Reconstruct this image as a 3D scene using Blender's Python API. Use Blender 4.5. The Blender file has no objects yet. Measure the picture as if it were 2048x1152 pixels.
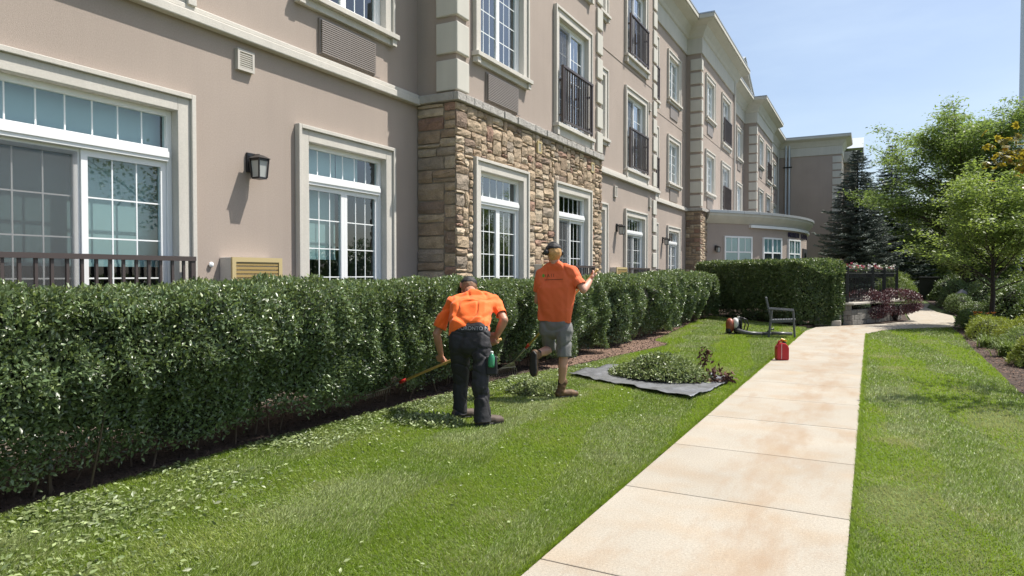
import bpy, bmesh, math, random
import numpy as np
from mathutils import Vector, Matrix
from mathutils.bvhtree import BVHTree
random.seed(7); rng = np.random.default_rng(7)
scn = bpy.context.scene
COL = scn.collection
R = math.radians

# ------------------------------------------------------------------ camera, sky, sun, exposure
YAW, PITCH, CAMZ, FPX = R(27.5), math.atan(28 / 1380), 1.5, 1380.0
cam_d = bpy.data.cameras.new('camera'); cam_d.lens = 36 * FPX / 2048; cam_d.sensor_width = 36
cam_d.clip_end = 2000; cam_d.clip_start = 0.05
cam = bpy.data.objects.new('camera', cam_d); COL.objects.link(cam)
cam.location = (0, 0, CAMZ); cam.rotation_euler = (math.pi / 2 - PITCH, 0, YAW)
scn.camera = cam
SUN = Vector((1.0, 0.93, 2.4)).normalized()
w = bpy.data.worlds.new('World'); scn.world = w; w.use_nodes = True
nt = w.node_tree
sky = nt.nodes.new('ShaderNodeTexSky'); sky.sky_type = 'NISHITA'; sky.sun_disc = False
sky.sun_elevation = math.asin(SUN.z); sky.sun_rotation = math.atan2(SUN.x, SUN.y)
sky.altitude = 200; sky.air_density = 1.0; sky.dust_density = 2.4; sky.ozone_density = 1.0
bg = nt.nodes['Background']; bg.inputs[1].default_value = 0.115
# thin high cirrus over the whole dome
tc = nt.nodes.new('ShaderNodeTexCoord'); mp = nt.nodes.new('ShaderNodeMapping'); mp.inputs['Scale'].default_value = (1.2, 2.6, 5.0); mp.inputs['Rotation'].default_value = (.2, .1, .6)
cn = nt.nodes.new('ShaderNodeTexNoise'); cn.inputs['Scale'].default_value = 1.6; cn.inputs['Detail'].default_value = 7; cn.inputs['Roughness'].default_value = .6
cr = nt.nodes.new('ShaderNodeMapRange'); cr.inputs[1].default_value = .40; cr.inputs[2].default_value = .78; cr.inputs[3].default_value = .03; cr.inputs[4].default_value = .42
cm = nt.nodes.new('ShaderNodeMix'); cm.data_type = 'RGBA'; cm.inputs[7].default_value = (5.0, 6.0, 7.0, 1)
nt.links.new(tc.outputs['Generated'], mp.inputs[0]); nt.links.new(mp.outputs[0], cn.inputs['Vector']); nt.links.new(cn.outputs['Fac'], cr.inputs[0]); nt.links.new(cr.outputs[0], cm.inputs[0])
nt.links.new(sky.outputs[0], cm.inputs[6]); nt.links.new(cm.outputs[2], bg.inputs[0])
sl = bpy.data.lights.new('sun', 'SUN'); sl.energy = 5.0; sl.angle = R(0.5); sl.color = (1, 0.95, 0.87)
so = bpy.data.objects.new('sun', sl); COL.objects.link(so)
so.rotation_euler = (-SUN).to_track_quat('-Z', 'Y').to_euler(); so.location = (20, 18, 50)
vs = scn.view_settings; vs.view_transform = 'Standard'; vs.look = 'None'; vs.exposure = 0.55; vs.gamma = 1
scn.render.engine = 'CYCLES'
scn.cycles.use_denoising = True
scn.cycles.max_bounces = 8; scn.cycles.transparent_max_bounces = 12
scn.cycles.sample_clamp_indirect = 8

# the camera's axes, only used to turn measured picture points into places in the world
FW = Vector((-math.sin(YAW) * math.cos(PITCH), math.cos(YAW) * math.cos(PITCH), -math.sin(PITCH)))
RT = Vector((math.cos(YAW), math.sin(YAW), 0)); UP = RT.cross(FW)
def at(px, py, d):
    return Vector((0, 0, CAMZ)) + FW * d + RT * ((px - 1024) / FPX * d) - UP * ((py - 576) / FPX * d)

# ------------------------------------------------------------------ helpers
def wloc(o):
    v = Vector((0, 0, 0))
    while o is not None:
        v += o.location; o = o.parent
    return v

def tag(o, label=None, cat=None, group=None, kind=None):
    if label: o['label'] = label
    if cat: o['category'] = cat
    if group: o['group'] = group
    if kind: o['kind'] = kind
    return o

def empty(name, loc, label=None, cat=None, group=None):
    o = bpy.data.objects.new(name, None); o.location = loc; o.empty_display_size = 0.2
    COL.objects.link(o)
    return tag(o, label, cat, group)

def link(me, name, mat, parent=None):
    o = bpy.data.objects.new(name, me); COL.objects.link(o)
    if mat is not None:
        me.materials.clear()
        for m in (mat if isinstance(mat, (list, tuple)) else [mat]): me.materials.append(m)
    if parent is not None:
        o.parent = parent; me.transform(Matrix.Translation(-wloc(parent)))
    return o

class Fr:                                    # a local frame on a wall: u along, v up, w out
    def __init__(s, O, U, N): s.O, s.U, s.N = Vector(O), Vector(U), Vector(N)
    def P(s, u, v, w=0.0): return s.O + s.U * u + s.N * w + Vector((0, 0, v))
def PX(c): return Fr((c, 0, 0), (0, 1, 0), (1, 0, 0))       # wall facing +X
def PY(k): return Fr((0, k, 0), (1, 0, 0), (0, -1, 0))      # wall facing -Y
WORLD = Fr((0, 0, 0), (1, 0, 0), (0, 1, 0))

class MB:
    def __init__(s): s.v, s.f, s.mi, s.m = [], [], [], 0
    def add(s, vs, fs):
        n = len(s.v); s.v += [tuple(x) for x in vs]
        s.f += [tuple(i + n for i in q) for q in fs]; s.mi += [s.m] * len(fs); return s
    def box(s, fr, u0, u1, v0, v1, w0, w1):
        c = [fr.P(u, v, w) for w in (w0, w1) for v in (v0, v1) for u in (u0, u1)]
        return s.add(c, [(0, 1, 3, 2), (4, 6, 7, 5), (0, 4, 5, 1), (2, 3, 7, 6), (0, 2, 6, 4), (1, 5, 7, 3)])
    def wb(s, x0, x1, y0, y1, z0, z1): return s.box(WORLD, x0, x1, z0, z1, y0, y1)
    def bar(s, p, q, a, b, up=(0, 0, 1)):     # a beam of section a x b from p to q
        p, q = Vector(p), Vector(q); d = (q - p).normalized(); u = Vector(up)
        if abs(d.dot(u)) > .98: u = Vector((1, 0, 0))
        x = d.cross(u).normalized(); y = x.cross(d).normalized()
        c = [e + x * i * a / 2 + y * j * b / 2 for e in (p, q) for j in (-1, 1) for i in (-1, 1)]
        return s.add(c, [(0, 1, 3, 2), (4, 6, 7, 5), (0, 4, 5, 1), (2, 3, 7, 6), (0, 2, 6, 4), (1, 5, 7, 3)])
    def quad(s, a, b, c, d): return s.add([a, b, c, d], [(0, 1, 2, 3)])
    def tube(s, pts, rad, n=8, caps=True):
        pts = [Vector(p) for p in pts]; k = len(pts)
        if not isinstance(rad, (list, tuple)): rad = [rad] * k
        vs = []; ref = None
        for i, p in enumerate(pts):
            d = (pts[min(i + 1, k - 1)] - pts[max(i - 1, 0)]).normalized()
            if ref is None: ref = Vector((0, 0, 1)) if abs(d.z) < .9 else Vector((1, 0, 0))
            x = d.cross(ref).normalized(); y = x.cross(d).normalized(); ref = y
            for j in range(n):
                a = 2 * math.pi * j / n
                vs.append(p + (x * math.cos(a) + y * math.sin(a)) * rad[i])
        fs = [(i * n + j, i * n + (j + 1) % n, (i + 1) * n + (j + 1) % n, (i + 1) * n + j) for i in range(k - 1) for j in range(n)]
        if caps: fs += [tuple(range(n))[::-1], tuple(range((k - 1) * n, k * n))]
        return s.add(vs, fs)
    def lathe(s, c, prof, n=16, axis=None):   # prof: (radius, height) pairs
        M = Matrix.Identity(3) if axis is None else Vector(axis).to_track_quat('Z', 'Y').to_matrix()
        c = Vector(c); vs = []
        for r, h in prof:
            for j in range(n):
                a = 2 * math.pi * j / n; vs.append(c + M @ Vector((r * math.cos(a), r * math.sin(a), h)))
        k = len(prof)
        fs = [(i * n + j, i * n + (j + 1) % n, (i + 1) * n + (j + 1) % n, (i + 1) * n + j) for i in range(k - 1) for j in range(n)]
        fs += [tuple(range(n))[::-1], tuple(range((k - 1) * n, k * n))]
        return s.add(vs, fs)
    def prism(s, poly, z0, z1):               # a flat polygon in x, y with thickness
        n = len(poly)
        vs = [(x, y, z0) for x, y in poly] + [(x, y, z1) for x, y in poly]
        fs = [tuple(range(n))[::-1], tuple(range(n, 2 * n))] + [(i, (i + 1) % n, n + (i + 1) % n, n + i) for i in range(n)]
        return s.add(vs, fs)
    def build(s, name, mat, parent=None, smooth=False, bevel=0, sub=0):
        me = bpy.data.meshes.new(name); me.from_pydata(s.v, [], s.f); me.update()
        bm = bmesh.new(); bm.from_mesh(me)
        bmesh.ops.recalc_face_normals(bm, faces=bm.faces)
        bm.to_mesh(me); bm.free()
        o = link(me, name, mat, parent)
        if any(s.mi): me.polygons.foreach_set('material_index', s.mi)
        if smooth: me.polygons.foreach_set('use_smooth', [True] * len(me.polygons))
        if bevel:
            b = o.modifiers.new('b', 'BEVEL'); b.width = bevel; b.segments = 2; b.limit_method = 'ANGLE'; b.angle_limit = R(40)
        if sub:
            b = o.modifiers.new('s', 'SUBSURF'); b.levels = sub; b.render_levels = sub
        return o

def mesh_np(name, V, T, mat, parent=None, smooth=False):
    V = np.ascontiguousarray(V, np.float32); T = np.ascontiguousarray(T, np.int32)
    me = bpy.data.meshes.new(name)
    me.vertices.add(len(V)); me.vertices.foreach_set('co', V.ravel())
    me.loops.add(T.size); me.loops.foreach_set('vertex_index', T.ravel())
    me.polygons.add(len(T)); me.polygons.foreach_set('loop_start', np.arange(0, T.size, T.shape[1], dtype=np.int32))
    me.polygons.foreach_set('loop_total', np.full(len(T), T.shape[1], np.int32))
    me.update(calc_edges=True)
    if smooth: me.polygons.foreach_set('use_smooth', [True] * len(T))
    return link(me, name, mat, parent)

def unit(a): return a / np.maximum(np.linalg.norm(a, axis=1, keepdims=True), 1e-9)
def leaf_geo(P, A, C, L, W, fold=0.25):
    """leaf blades folded along the midrib: base P, axis A, rough normal C"""
    n = len(P); A = unit(A); B = unit(np.cross(A, C)); C = np.cross(B, A)
    L = np.broadcast_to(L, n)[:, None]; W = np.broadcast_to(W, n)[:, None]
    mid = P + A * L * .45
    V = np.stack([P, mid + B * W / 2 + C * W * fold, P + A * L, mid - B * W / 2 + C * W * fold], 1).reshape(-1, 3)
    i = np.arange(n)[:, None] * 4
    T = np.concatenate([i + [0, 1, 2], i + [0, 2, 3]], 1).reshape(-1, 3)
    return V, T
def merge(parts):
    V, T, k = [], [], 0
    for v, t in parts: V.append(v); T.append(t + k); k += len(v)
    return np.concatenate(V), np.concatenate(T)
def rand_dirs(n):
    return unit(rng.normal(size=(n, 3)))
def lump(P, s, seed=0, amp=1.0):
    """cheap smooth noise about -1..1"""
    r = np.random.default_rng(seed); out = np.zeros(len(P))
    for k in range(6):
        d = r.normal(size=3); d /= np.linalg.norm(d)
        out += np.sin(P @ d * s * (0.7 + .25 * k) + r.uniform(0, 6.28))
    return out / 6 * 1.6 * amp

# ------------------------------------------------------------------ materials
def M(name, col, rough=0.8, var=0.0, scale=3.0, fine=0.0, fscale=80, bump=0.0, bscale=80, island=0.0, metal=0.0, spec=0.5,
      trans=0.0, obj=0.0, streak=0.0, col2=None, c2scale=1.0, c2lo=.5, c2hi=.7, sheen=0.0, tcol=None):
    m = bpy.data.materials.new(name); m.use_nodes = True; t = m.node_tree; N = t.nodes; Lk = t.links.new
    p = N['Principled BSDF']; p.inputs['Roughness'].default_value = rough; p.inputs['Metallic'].default_value = metal
    p.inputs['Specular IOR Level'].default_value = spec
    if sheen: p.inputs['Sheen Weight'].default_value = sheen
    geo = N.new('ShaderNodeNewGeometry')
    rgb = N.new('ShaderNodeRGB'); rgb.outputs[0].default_value = (*col, 1); cur = rgb.outputs[0]
    def noise(sc, det=3):
        n = N.new('ShaderNodeTexNoise'); n.inputs['Scale'].default_value = sc; n.inputs['Detail'].default_value = det
        Lk(geo.outputs['Position'], n.inputs['Vector']); return n.outputs['Fac']
    if col2 is not None:
        mr = N.new('ShaderNodeMapRange'); mr.inputs[1].default_value = c2lo; mr.inputs[2].default_value = c2hi
        Lk(noise(c2scale, 4), mr.inputs[0])
        mx = N.new('ShaderNodeMix'); mx.data_type = 'RGBA'; mx.inputs[7].default_value = (*col2, 1)
        Lk(mr.outputs[0], mx.inputs[0]); Lk(cur, mx.inputs[6]); cur = mx.outputs[2]
    def mult(src, amp, lo=.25, hi=.75):
        nonlocal cur
        mr = N.new('ShaderNodeMapRange'); mr.inputs[1].default_value = lo; mr.inputs[2].default_value = hi
        mr.inputs[3].default_value = 1 - amp; mr.inputs[4].default_value = 1 + amp; mr.clamp = False
        Lk(src, mr.inputs[0])
        hsv = N.new('ShaderNodeHueSaturation'); Lk(mr.outputs[0], hsv.inputs['Value']); Lk(cur, hsv.inputs['Color']); cur = hsv.outputs[0]
    if var: mult(noise(scale), var)
    if streak:
        mp_ = N.new('ShaderNodeMapping'); mp_.inputs['Scale'].default_value = (2.2, 2.2, .16); Lk(geo.outputs['Position'], mp_.inputs[0])
        n_ = N.new('ShaderNodeTexNoise'); n_.inputs['Scale'].default_value = 2.2; n_.inputs['Detail'].default_value = 5; n_.inputs['Roughness'].default_value = .65; Lk(mp_.outputs[0], n_.inputs['Vector']); mult(n_.outputs['Fac'], streak)
    if fine: mult(noise(fscale, 2), fine)
    if island: mult(geo.outputs['Random Per Island'], island, 0, 1)
    if obj:
        oi = N.new('ShaderNodeObjectInfo'); mult(oi.outputs['Random'], obj, 0, 1)
    Lk(cur, p.inputs['Base Color'])
    if bump:
        b = N.new('ShaderNodeBump'); b.inputs['Strength'].default_value = bump; b.inputs['Distance'].default_value = .02
        Lk(noise(bscale, 4), b.inputs['Height']); Lk(b.outputs[0], p.inputs['Normal'])
    if trans:
        tr = N.new('ShaderNodeBsdfTranslucent'); 
        if tcol is not None: tr.inputs[0].default_value = (*tcol, 1)
        else: Lk(cur, tr.inputs[0])
        ms = N.new('ShaderNodeMixShader'); ms.inputs[0].default_value = trans
        Lk(p.outputs[0], ms.inputs[1]); Lk(tr.outputs[0], ms.inputs[2]); Lk(ms.outputs[0], N['Material Output'].inputs[0])
    return m

def glass_mat(name, tint, boost):
    m = bpy.data.materials.new(name); m.use_nodes = True; t = m.node_tree; N = t.nodes; Lk = t.links.new
    N.remove(N['Principled BSDF'])
    tr = N.new('ShaderNodeBsdfTransparent'); tr.inputs[0].default_value = (*tint, 1)
    gl = N.new('ShaderNodeBsdfGlossy'); gl.inputs['Roughness'].default_value = 0.01; gl.inputs[0].default_value = (.9, .95, 1, 1)
    fr = N.new('ShaderNodeFresnel'); fr.inputs[0].default_value = 1.52
    mul = N.new('ShaderNodeMath'); mul.operation = 'MULTIPLY'; mul.inputs[1].default_value = boost; mul.use_clamp = True
    gg = N.new('ShaderNodeNewGeometry'); inv = N.new('ShaderNodeMath'); inv.operation = 'SUBTRACT'; inv.inputs[0].default_value = 1; Lk(gg.outputs['Backfacing'], inv.inputs[1])
    m2 = N.new('ShaderNodeMath'); m2.operation = 'MULTIPLY'; Lk(fr.outputs[0], m2.inputs[0]); Lk(inv.outputs[0], m2.inputs[1]); Lk(m2.outputs[0], mul.inputs[0])   # only the outer face mirrors
    ms = N.new('ShaderNodeMixShader'); Lk(mul.outputs[0], ms.inputs[0]); Lk(tr.outputs[0], ms.inputs[1]); Lk(gl.outputs[0], ms.inputs[2])
    Lk(ms.outputs[0], N['Material Output'].inputs[0]); return m

mt = {}
mt['stucco'] = M('stucco', (.375, .31, .265), .92, var=.07, scale=.7, fine=.07, fscale=70, bump=.32, bscale=210, streak=.03)
mt['trim'] = M('trim_stucco', (.57, .54, .485), .9, var=.05, scale=2, fine=.06, fscale=60, bump=.3, bscale=200, streak=.08)
mt['cream'] = M('cornice_paint', (.54, .52, .46), .85, var=.05, scale=1.5, streak=.06)
mt['white'] = M('white_vinyl', (.80, .81, .81), .35)
mt['muntin'] = M('muntin_white', (.82, .84, .84), .4)
mt['glass'] = glass_mat('window_glass', (.90, .97, .97), 2.4)
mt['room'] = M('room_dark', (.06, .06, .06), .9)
mt['blind'] = M('blind_fabric', (.36, .45, .46), .8, trans=.1)
mt['curtain'] = M('curtain_fabric', (.45, .45, .43), .9)
mt['bronze'] = M('bronze_railing', (.080, .062, .058), .45, metal=.2)
mt['capstone'] = M('cap_stone', (.38, .36, .33), .95, var=.2, scale=7, bump=.9, bscale=30)
mt['mortar'] = M('mortar', (.25, .21, .165), .95, var=.15, scale=20, bump=.4)
SC = [(.375, .285, .195), (.45, .365, .265), (.315, .23, .155), (.23, .165, .12), (.29, .18, .13), (.29, .235, .18), (.38, .29, .195)]
for i, c in enumerate(SC):
    mt['stone%d' % i] = M('veneer_stone_%d' % i, c, .93, var=.22, scale=9, fine=.15, fscale=60, bump=.9, bscale=35, obj=.14)
mt['acgrille'] = M('ac_grille', (.27, .235, .21), .5, metal=.2)
mt['actan'] = M('ac_tan', (.50, .40, .20), .55)
mt['aclouver'] = M('ac_louver_tan', (.36, .25, .09), .5)
mt['vent'] = M('vent_grey', (.50, .47, .42), .6)
mt['black'] = M('lamp_black', (.012, .012, .014), .35)
mt['lampglass'] = M('lamp_glass', (.55, .57, .55), .25, trans=.3)
mt['roofmetal'] = M('roof_metal', (.50, .53, .55), .4, metal=.5)
mt['flash'] = M('grey_flashing', (.38, .40, .42), .4, metal=.4)
mt['pipe'] = M('downpipe', (.55, .52, .47), .5)
mt['letter'] = M('letter_navy', (.02, .012, .05), .4)
mt['leafA'] = M('hedge_leaf', (.110, .158, .070), .34, island=.65, var=.25, scale=2.5, trans=.22, spec=.62, tcol=(.20, .28, .07))
mt['leafB'] = M('far_hedge_leaf', (.105, .15, .058), .40, island=.45, var=.2, scale=2, trans=.18, spec=.6, tcol=(.10, .17, .03))
mt['leafN'] = M('hedge_pale_leaf', (.22, .27, .11), .38, island=.4, trans=.25, spec=.6, tcol=(.3, .38, .1))
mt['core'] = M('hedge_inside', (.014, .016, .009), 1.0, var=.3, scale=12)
mt['stem'] = M('hedge_stem', (.09, .065, .045), .9, var=.2, scale=10)
mt['bark'] = M('tree_bark', (.045, .035, .028), .95, var=.25, scale=12, bump=.7, bscale=30)
mt['locust'] = M('locust_leaf', (.115, .17, .05), .5, island=.5, trans=.42, tcol=(.27, .38, .08))
mt['locust2'] = M('locust_leaf_bright', (.135, .195, .05), .5, island=.5, trans=.42, tcol=(.33, .44, .08))
mt['maple'] = M('maple_leaf', (.17, .17, .02), .45, island=.5, trans=.4, tcol=(.40, .32, .03), col2=(.45, .14, .02), c2scale=5, c2lo=.58, c2hi=.66)
mt['spruce'] = M('blue_spruce', (.13, .165, .14), .65, island=.45)
mt['spruce2'] = M('dark_spruce', (.075, .11, .08), .65, island=.45)
mt['barb'] = M('barberry_leaf', (.085, .036, .045), .42, island=.6, trans=.15, tcol=(.16, .03, .03), spec=.6)
mt['box'] = M('boxwood_leaf', (.11, .165, .04), .5, island=.4, trans=.2, tcol=(.12, .17, .03))
mt['gold'] = M('golden_juniper', (.25, .31, .05), .55, island=.4, trans=.3, tcol=(.30, .34, .03))
mt['lily'] = M('daylily_leaf', (.17, .23, .06), .5, island=.4, trans=.3, tcol=(.2, .28, .05))
mt['bush'] = M('bush_leaf', (.125, .18, .055), .42, island=.5, trans=.2, tcol=(.12, .18, .03), spec=.6)
mt['orange_fl'] = M('orange_flower', (.6, .20, .03), .6, island=.3)
mt['white_fl'] = M('white_flower', (.75, .72, .70), .6, island=.1)
mt['pink_fl'] = M('pink_flower', (.55, .10, .16), .6, island=.3)
mt['mulch'] = M('mulch_soil', (.060, .040, .030), 1.0, var=.35, scale=9, fine=.5, fscale=70, bump=1, bscale=60)
mt['soil'] = M('bare_soil', (.19, .12, .085), 1.0, var=.25, scale=4, fine=.4, fscale=60, bump=1, bscale=50)
mt['turf'] = M('turf_base', (.085, .12, .025), 1.0, var=.3, scale=3, fine=.4, fscale=90, col2=(.18, .17, .06), c2scale=1.1, c2lo=.55, c2hi=.75)
mt['field'] = M('far_grass', (.07, .10, .025), 1.0, var=.3, scale=.3)
mt['clip'] = M('cut_leaf', (.235, .285, .12), .45, island=.55, trans=.2, spec=.6, tcol=(.25, .32, .08))
mt['deadleaf'] = M('dead_leaf', (.085, .035, .025), .8, island=.5, trans=.1)
mt['tarp'] = M('tarp_plastic', (.15, .155, .165), .36, var=.3, scale=6, spec=.8, bump=.6, bscale=16)
mt['block'] = M('retaining_block', (.21, .195, .175), .95, var=.2, scale=8, bump=.7, bscale=30, obj=.1)
mt['stepc'] = M('step_concrete', (.42, .39, .34), .9, var=.1, scale=5)
mt['fence'] = M('fence_black', (.010, .010, .012), .4)
mt['chair'] = M('chair_resin', (.085, .09, .095), .45)
mt['red'] = M('can_red', (.42, .012, .018), .35)
mt['yellow'] = M('cap_yellow', (.75, .38, .01), .4)
mt['bl_white'] = M('blower_white', (.68, .67, .64), .4)
mt['bl_orange'] = M('blower_orange', (.27, .075, .04), .4)
mt['bl_black'] = M('blower_black', (.018, .018, .02), .45)
mt['bl_tube'] = M('blower_tube', (.10, .10, .105), .38)
mt['wood'] = M('rake_wood', (.60, .37, .12), .5, var=.15, scale=25)
mt['steel'] = M('rake_steel', (.30, .29, .27), .45, metal=.7)
mt['redpl'] = M('rake_collar', (.45, .02, .015), .4)
mt['skin'] = M('skin', (.50, .27, .19), .5, var=.06, scale=9)
mt['skin2'] = M('skin_tanned', (.44, .215, .14), .5, var=.08, scale=9)
mt['hivis'] = M('hivis_cotton', (.95, .145, .008), .75, bump=.35, bscale=9, sheen=.2)
mt['rust'] = M('orange_cotton', (.70, .135, .042), .8, bump=.35, bscale=9)
mt['trous'] = M('black_workcloth', (.020, .019, .022), .75, var=.25, scale=6, bump=.5, bscale=14)
mt['shorts'] = M('grey_shorts', (.165, .165, .16), .85, var=.12, scale=8, bump=.4, bscale=14)
mt['cap'] = M('cap_black', (.014, .014, .016), .7)
mt['capmesh'] = M('cap_strap', (.30, .24, .22), .6)
mt['hairblond'] = M('hair_blond', (.52, .30, .12), .6, fine=.35, fscale=120)
mt['hairbrown'] = M('hair_brown', (.22, .13, .075), .65, fine=.35, fscale=120)
mt['boot'] = M('boot_tan', (.115, .062, .028), .7, var=.4, scale=18)
mt['bootdark'] = M('boot_dark', (.018, .016, .015), .6)
mt['bootgrey'] = M('boot_greybrown', (.085, .06, .045), .75, var=.25, scale=18)
mt['sock'] = M('sock_black', (.012, .012, .014), .9)
mt['print'] = M('print_dark', (.10, .035, .012), .8)
mt['printw'] = M('print_grey', (.42, .42, .44), .7)
mt['printg'] = M('print_green', (.10, .30, .02), .7)
mt['bottle'] = M('bottle_green', (.05, .26, .14), .2)
mt['bottlecap'] = M('bottle_cap', (.7, .75, .7), .4)
mt['polegrey'] = M('pole_grey', (.62, .65, .68), .4, metal=.1)
mt['dark'] = M('utility_dark', (.012, .013, .014), .6)
mt['rock'] = M('rock_grey', (.26, .25, .25), .95, var=.25, scale=7, bump=.8, bscale=20)

def concrete():
    # long rust-brown runoff stains down the middle of the walk
    m = M('path_concrete', (.345, .312, .258), .9, var=.07, scale=1.4, fine=.15, fscale=75, bump=.3, bscale=160, obj=.035,
          col2=(.335, .27, .195), c2scale=2.2, c2lo=.45, c2hi=.75)
    t = m.node_tree; N = t.nodes; Lk = t.links.new; bs = N['Principled BSDF']; src = bs.inputs['Base Color'].links[0].from_socket
    g = N.new('ShaderNodeNewGeometry'); mp = N.new('ShaderNodeMapping'); mp.inputs['Scale'].default_value = (2.6, .75, 1); Lk(g.outputs['Position'], mp.inputs[0])
    n = N.new('ShaderNodeTexNoise'); n.inputs['Scale'].default_value = 1.3; n.inputs['Detail'].default_value = 8; n.inputs['Roughness'].default_value = .62; Lk(mp.outputs[0], n.inputs['Vector'])
    sx = N.new('ShaderNodeSeparateXYZ'); Lk(g.outputs['Position'], sx.inputs[0])
    d = N.new('ShaderNodeMath'); d.operation = 'ADD'; d.inputs[1].default_value = .62; Lk(sx.outputs[0], d.inputs[0])
    a = N.new('ShaderNodeMath'); a.operation = 'ABSOLUTE'; Lk(d.outputs[0], a.inputs[0])
    mr = N.new('ShaderNodeMapRange'); mr.inputs[1].default_value = .55; mr.inputs[2].default_value = .05; mr.inputs[3].default_value = 0; mr.inputs[4].default_value = .16; Lk(a.outputs[0], mr.inputs[0])
    s = N.new('ShaderNodeMath'); s.operation = 'ADD'; Lk(n.outputs['Fac'], s.inputs[0]); Lk(mr.outputs[0], s.inputs[1])
    m2 = N.new('ShaderNodeMapRange'); m2.inputs[1].default_value = .57; m2.inputs[2].default_value = .80; m2.inputs[3].default_value = 0; m2.inputs[4].default_value = .75; Lk(s.outputs[0], m2.inputs[0])
    mx = N.new('ShaderNodeMix'); mx.data_type = 'RGBA'; mx.inputs[7].default_value = (.29, .205, .13, 1); Lk(m2.outputs[0], mx.inputs[0]); Lk(src, mx.inputs[6]); Lk(mx.outputs[2], bs.inputs['Base Color'])
    return m
mt['path'] = concrete()
def grass_mat():
    m = M('grass_blade', (.148, .218, .024), .5, island=.6, trans=.35, tcol=(.30, .45, .03), spec=.5,
          col2=(.25, .285, .07), c2scale=1.3, c2lo=.45, c2hi=.68)
    return m
mt['grass'] = grass_mat()
mt['grasspale'] = M('grass_blade_pale', (.31, .37, .15), .5, island=.5, trans=.3, tcol=(.45, .46, .18))

# ------------------------------------------------------------------ ground, lawns, beds, path
def sheet(name, poly, z, mat):
    o = MB().add([(x, y, z) for x, y in poly], [tuple(range(len(poly)))]).build(name, mat)
    return tag(o, kind='structure')
sheet('ground', [(-300, -150), (300, -150), (300, 600), (-300, 600)], -.03, mt['field'])
LEFT_EDGE = [(-4.8, -4), (-4.8, 2.3), (-4.82, 4.3), (-4.77, 5.5), (-4.66, 7.2), (-4.58, 9.3), (-4.3, 10.0), (-4.12, 11.8), (-3.78, 14.2), (-3.85, 14.7), (-4.3, 15.2), (-4.5, 17.5), (-4.95, 22.5), (-5.05, 25.0)]
LAWN_L = LEFT_EDGE + [(-4.6, 24.6), (-1.9, 21.2), (-1.60, 20.9), (-1.54, 20.0), (-1.54, -4)]
RIGHT_EDGE = [(2.0, 22.75), (1.97, 19.8), (1.84, 17.35), (1.75, 13), (1.68, 10.9), (1.72, 9.0), (2.3, 6.5), (3.5, 4), (3.5, -4)]
LAWN_R = [(-.08, -4), (-.08, 19.3), (.24, 20.5), (.73, 21.48), (1.95, 22.72)] + RIGHT_EDGE
sheet('lawn_ground', LAWN_L, 0.0, mt['turf'])
sheet('lawn_ground', LAWN_R, 0.0, mt['turf'])
sheet('planting_bed', LEFT_EDGE + [(-5.3, 25.6), (-9, 26), (-9, -4)], .006, mt['mulch'])
sheet('planting_bed', [(2.0, 23.4)] + RIGHT_EDGE + [(14, -4), (14, 60), (2.9, 60), (2.7, 40), (2.7, 29), (2.45, 26)], -.004, mt['mulch'])
sheet('planting_bed', [(-1.2, 22.3), (-.6, 22.2), (.28, 23.4), (.77, 24.5), (1.1, 25.9), (1.1, 28.4), (1.2, 32), (-3, 32), (-3, 25)], -.004, mt['mulch'])
sheet('planting_bed', [(-5.3, 25.6), (-4.6, 24.6), (-1.9, 21.2), (-1.55, 21.0), (-1.3, 22.2), (-3, 25), (-3, 32), (-7, 32)], .003, mt['mulch'])
path = tag(bpy.data.objects.new('garden_path', None), kind='structure'); COL.objects.link(path)
JY = [-3.6, -2.2, -.85, .5, 1.87, 3.24, 4.65, 6.0, 7.36, 8.72, 10.06, 11.4, 12.75, 14.1, 15.45, 16.8, 18.1, 19.4]
for a, b in zip(JY, JY[1:]):
    g = .012 if abs(b - 7.36) < .01 else .0032
    g0 = .012 if abs(a - 7.36) < .01 else .004
    m = MB(); m.prism([(-1.52, a + g0), (-.1, a + g0 - .03), (-.1, b - g - .03), (-1.52, b - g)], -.02, .014)
    m.build('concrete_slab', mt['path'], path, bevel=.006)
PL = [((-1.52, 19.4), (-.1, 19.37)), ((-1.36, 21.0), (.22, 20.56)), ((-.62, 22.1), (.71, 21.56)), ((.3, 23.3), (1.97, 22.81)), ((.8, 24.45), (2.13, 23.52)),
      ((1.15, 25.9), (2.4, 26)), ((1.16, 28.4), (2.59, 29.1)), ((1.3, 32), (2.3, 31.6)), ((1.45, 35.6), (2.2, 35.6)), ((1.6, 40), (2.6, 40))]
for (l0, r0), (l1, r1) in zip(PL, PL[1:]):
    e = Vector((l1[0] - l0[0], l1[1] - l0[1])).normalized() * .005
    m = MB(); m.prism([(l0[0] + e.x, l0[1] + e.y), (r0[0] + e.x, r0[1] + e.y), r1, l1], -.02, .014); m.build('concrete_slab', mt['path'], path, bevel=.005)
MB().wb(-1.50, -.12, -3.5, 19.3, -.025, .004).build('joint_bed', M('joint_dirt', (.16, .13, .10), 1), path)
o = MB().wb(-1.515, -.105, 7.3, 7.375, -.02, .009).build('joint_filler', M('white_joint', (.7, .68, .62), .9), path)

# ------------------------------------------------------------------ the building
def wall_sheet(mb, fr, u0, u1, v0, v1, holes):
    us = sorted({u0, u1} | {x for h in holes for x in h[:2] if u0 < x < u1}); vs = sorted({v0, v1} | {x for h in holes for x in h[2:] if v0 < x < v1})
    for a, b in zip(us, us[1:]):
        for c, d in zip(vs, vs[1:]):
            cu, cv = (a + b) / 2, (c + d) / 2
            if any(h[0] < cu < h[1] and h[2] < cv < h[3] for h in holes): continue
            mb.quad(fr.P(a, c), fr.P(b, c), fr.P(b, d), fr.P(a, d))

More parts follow.
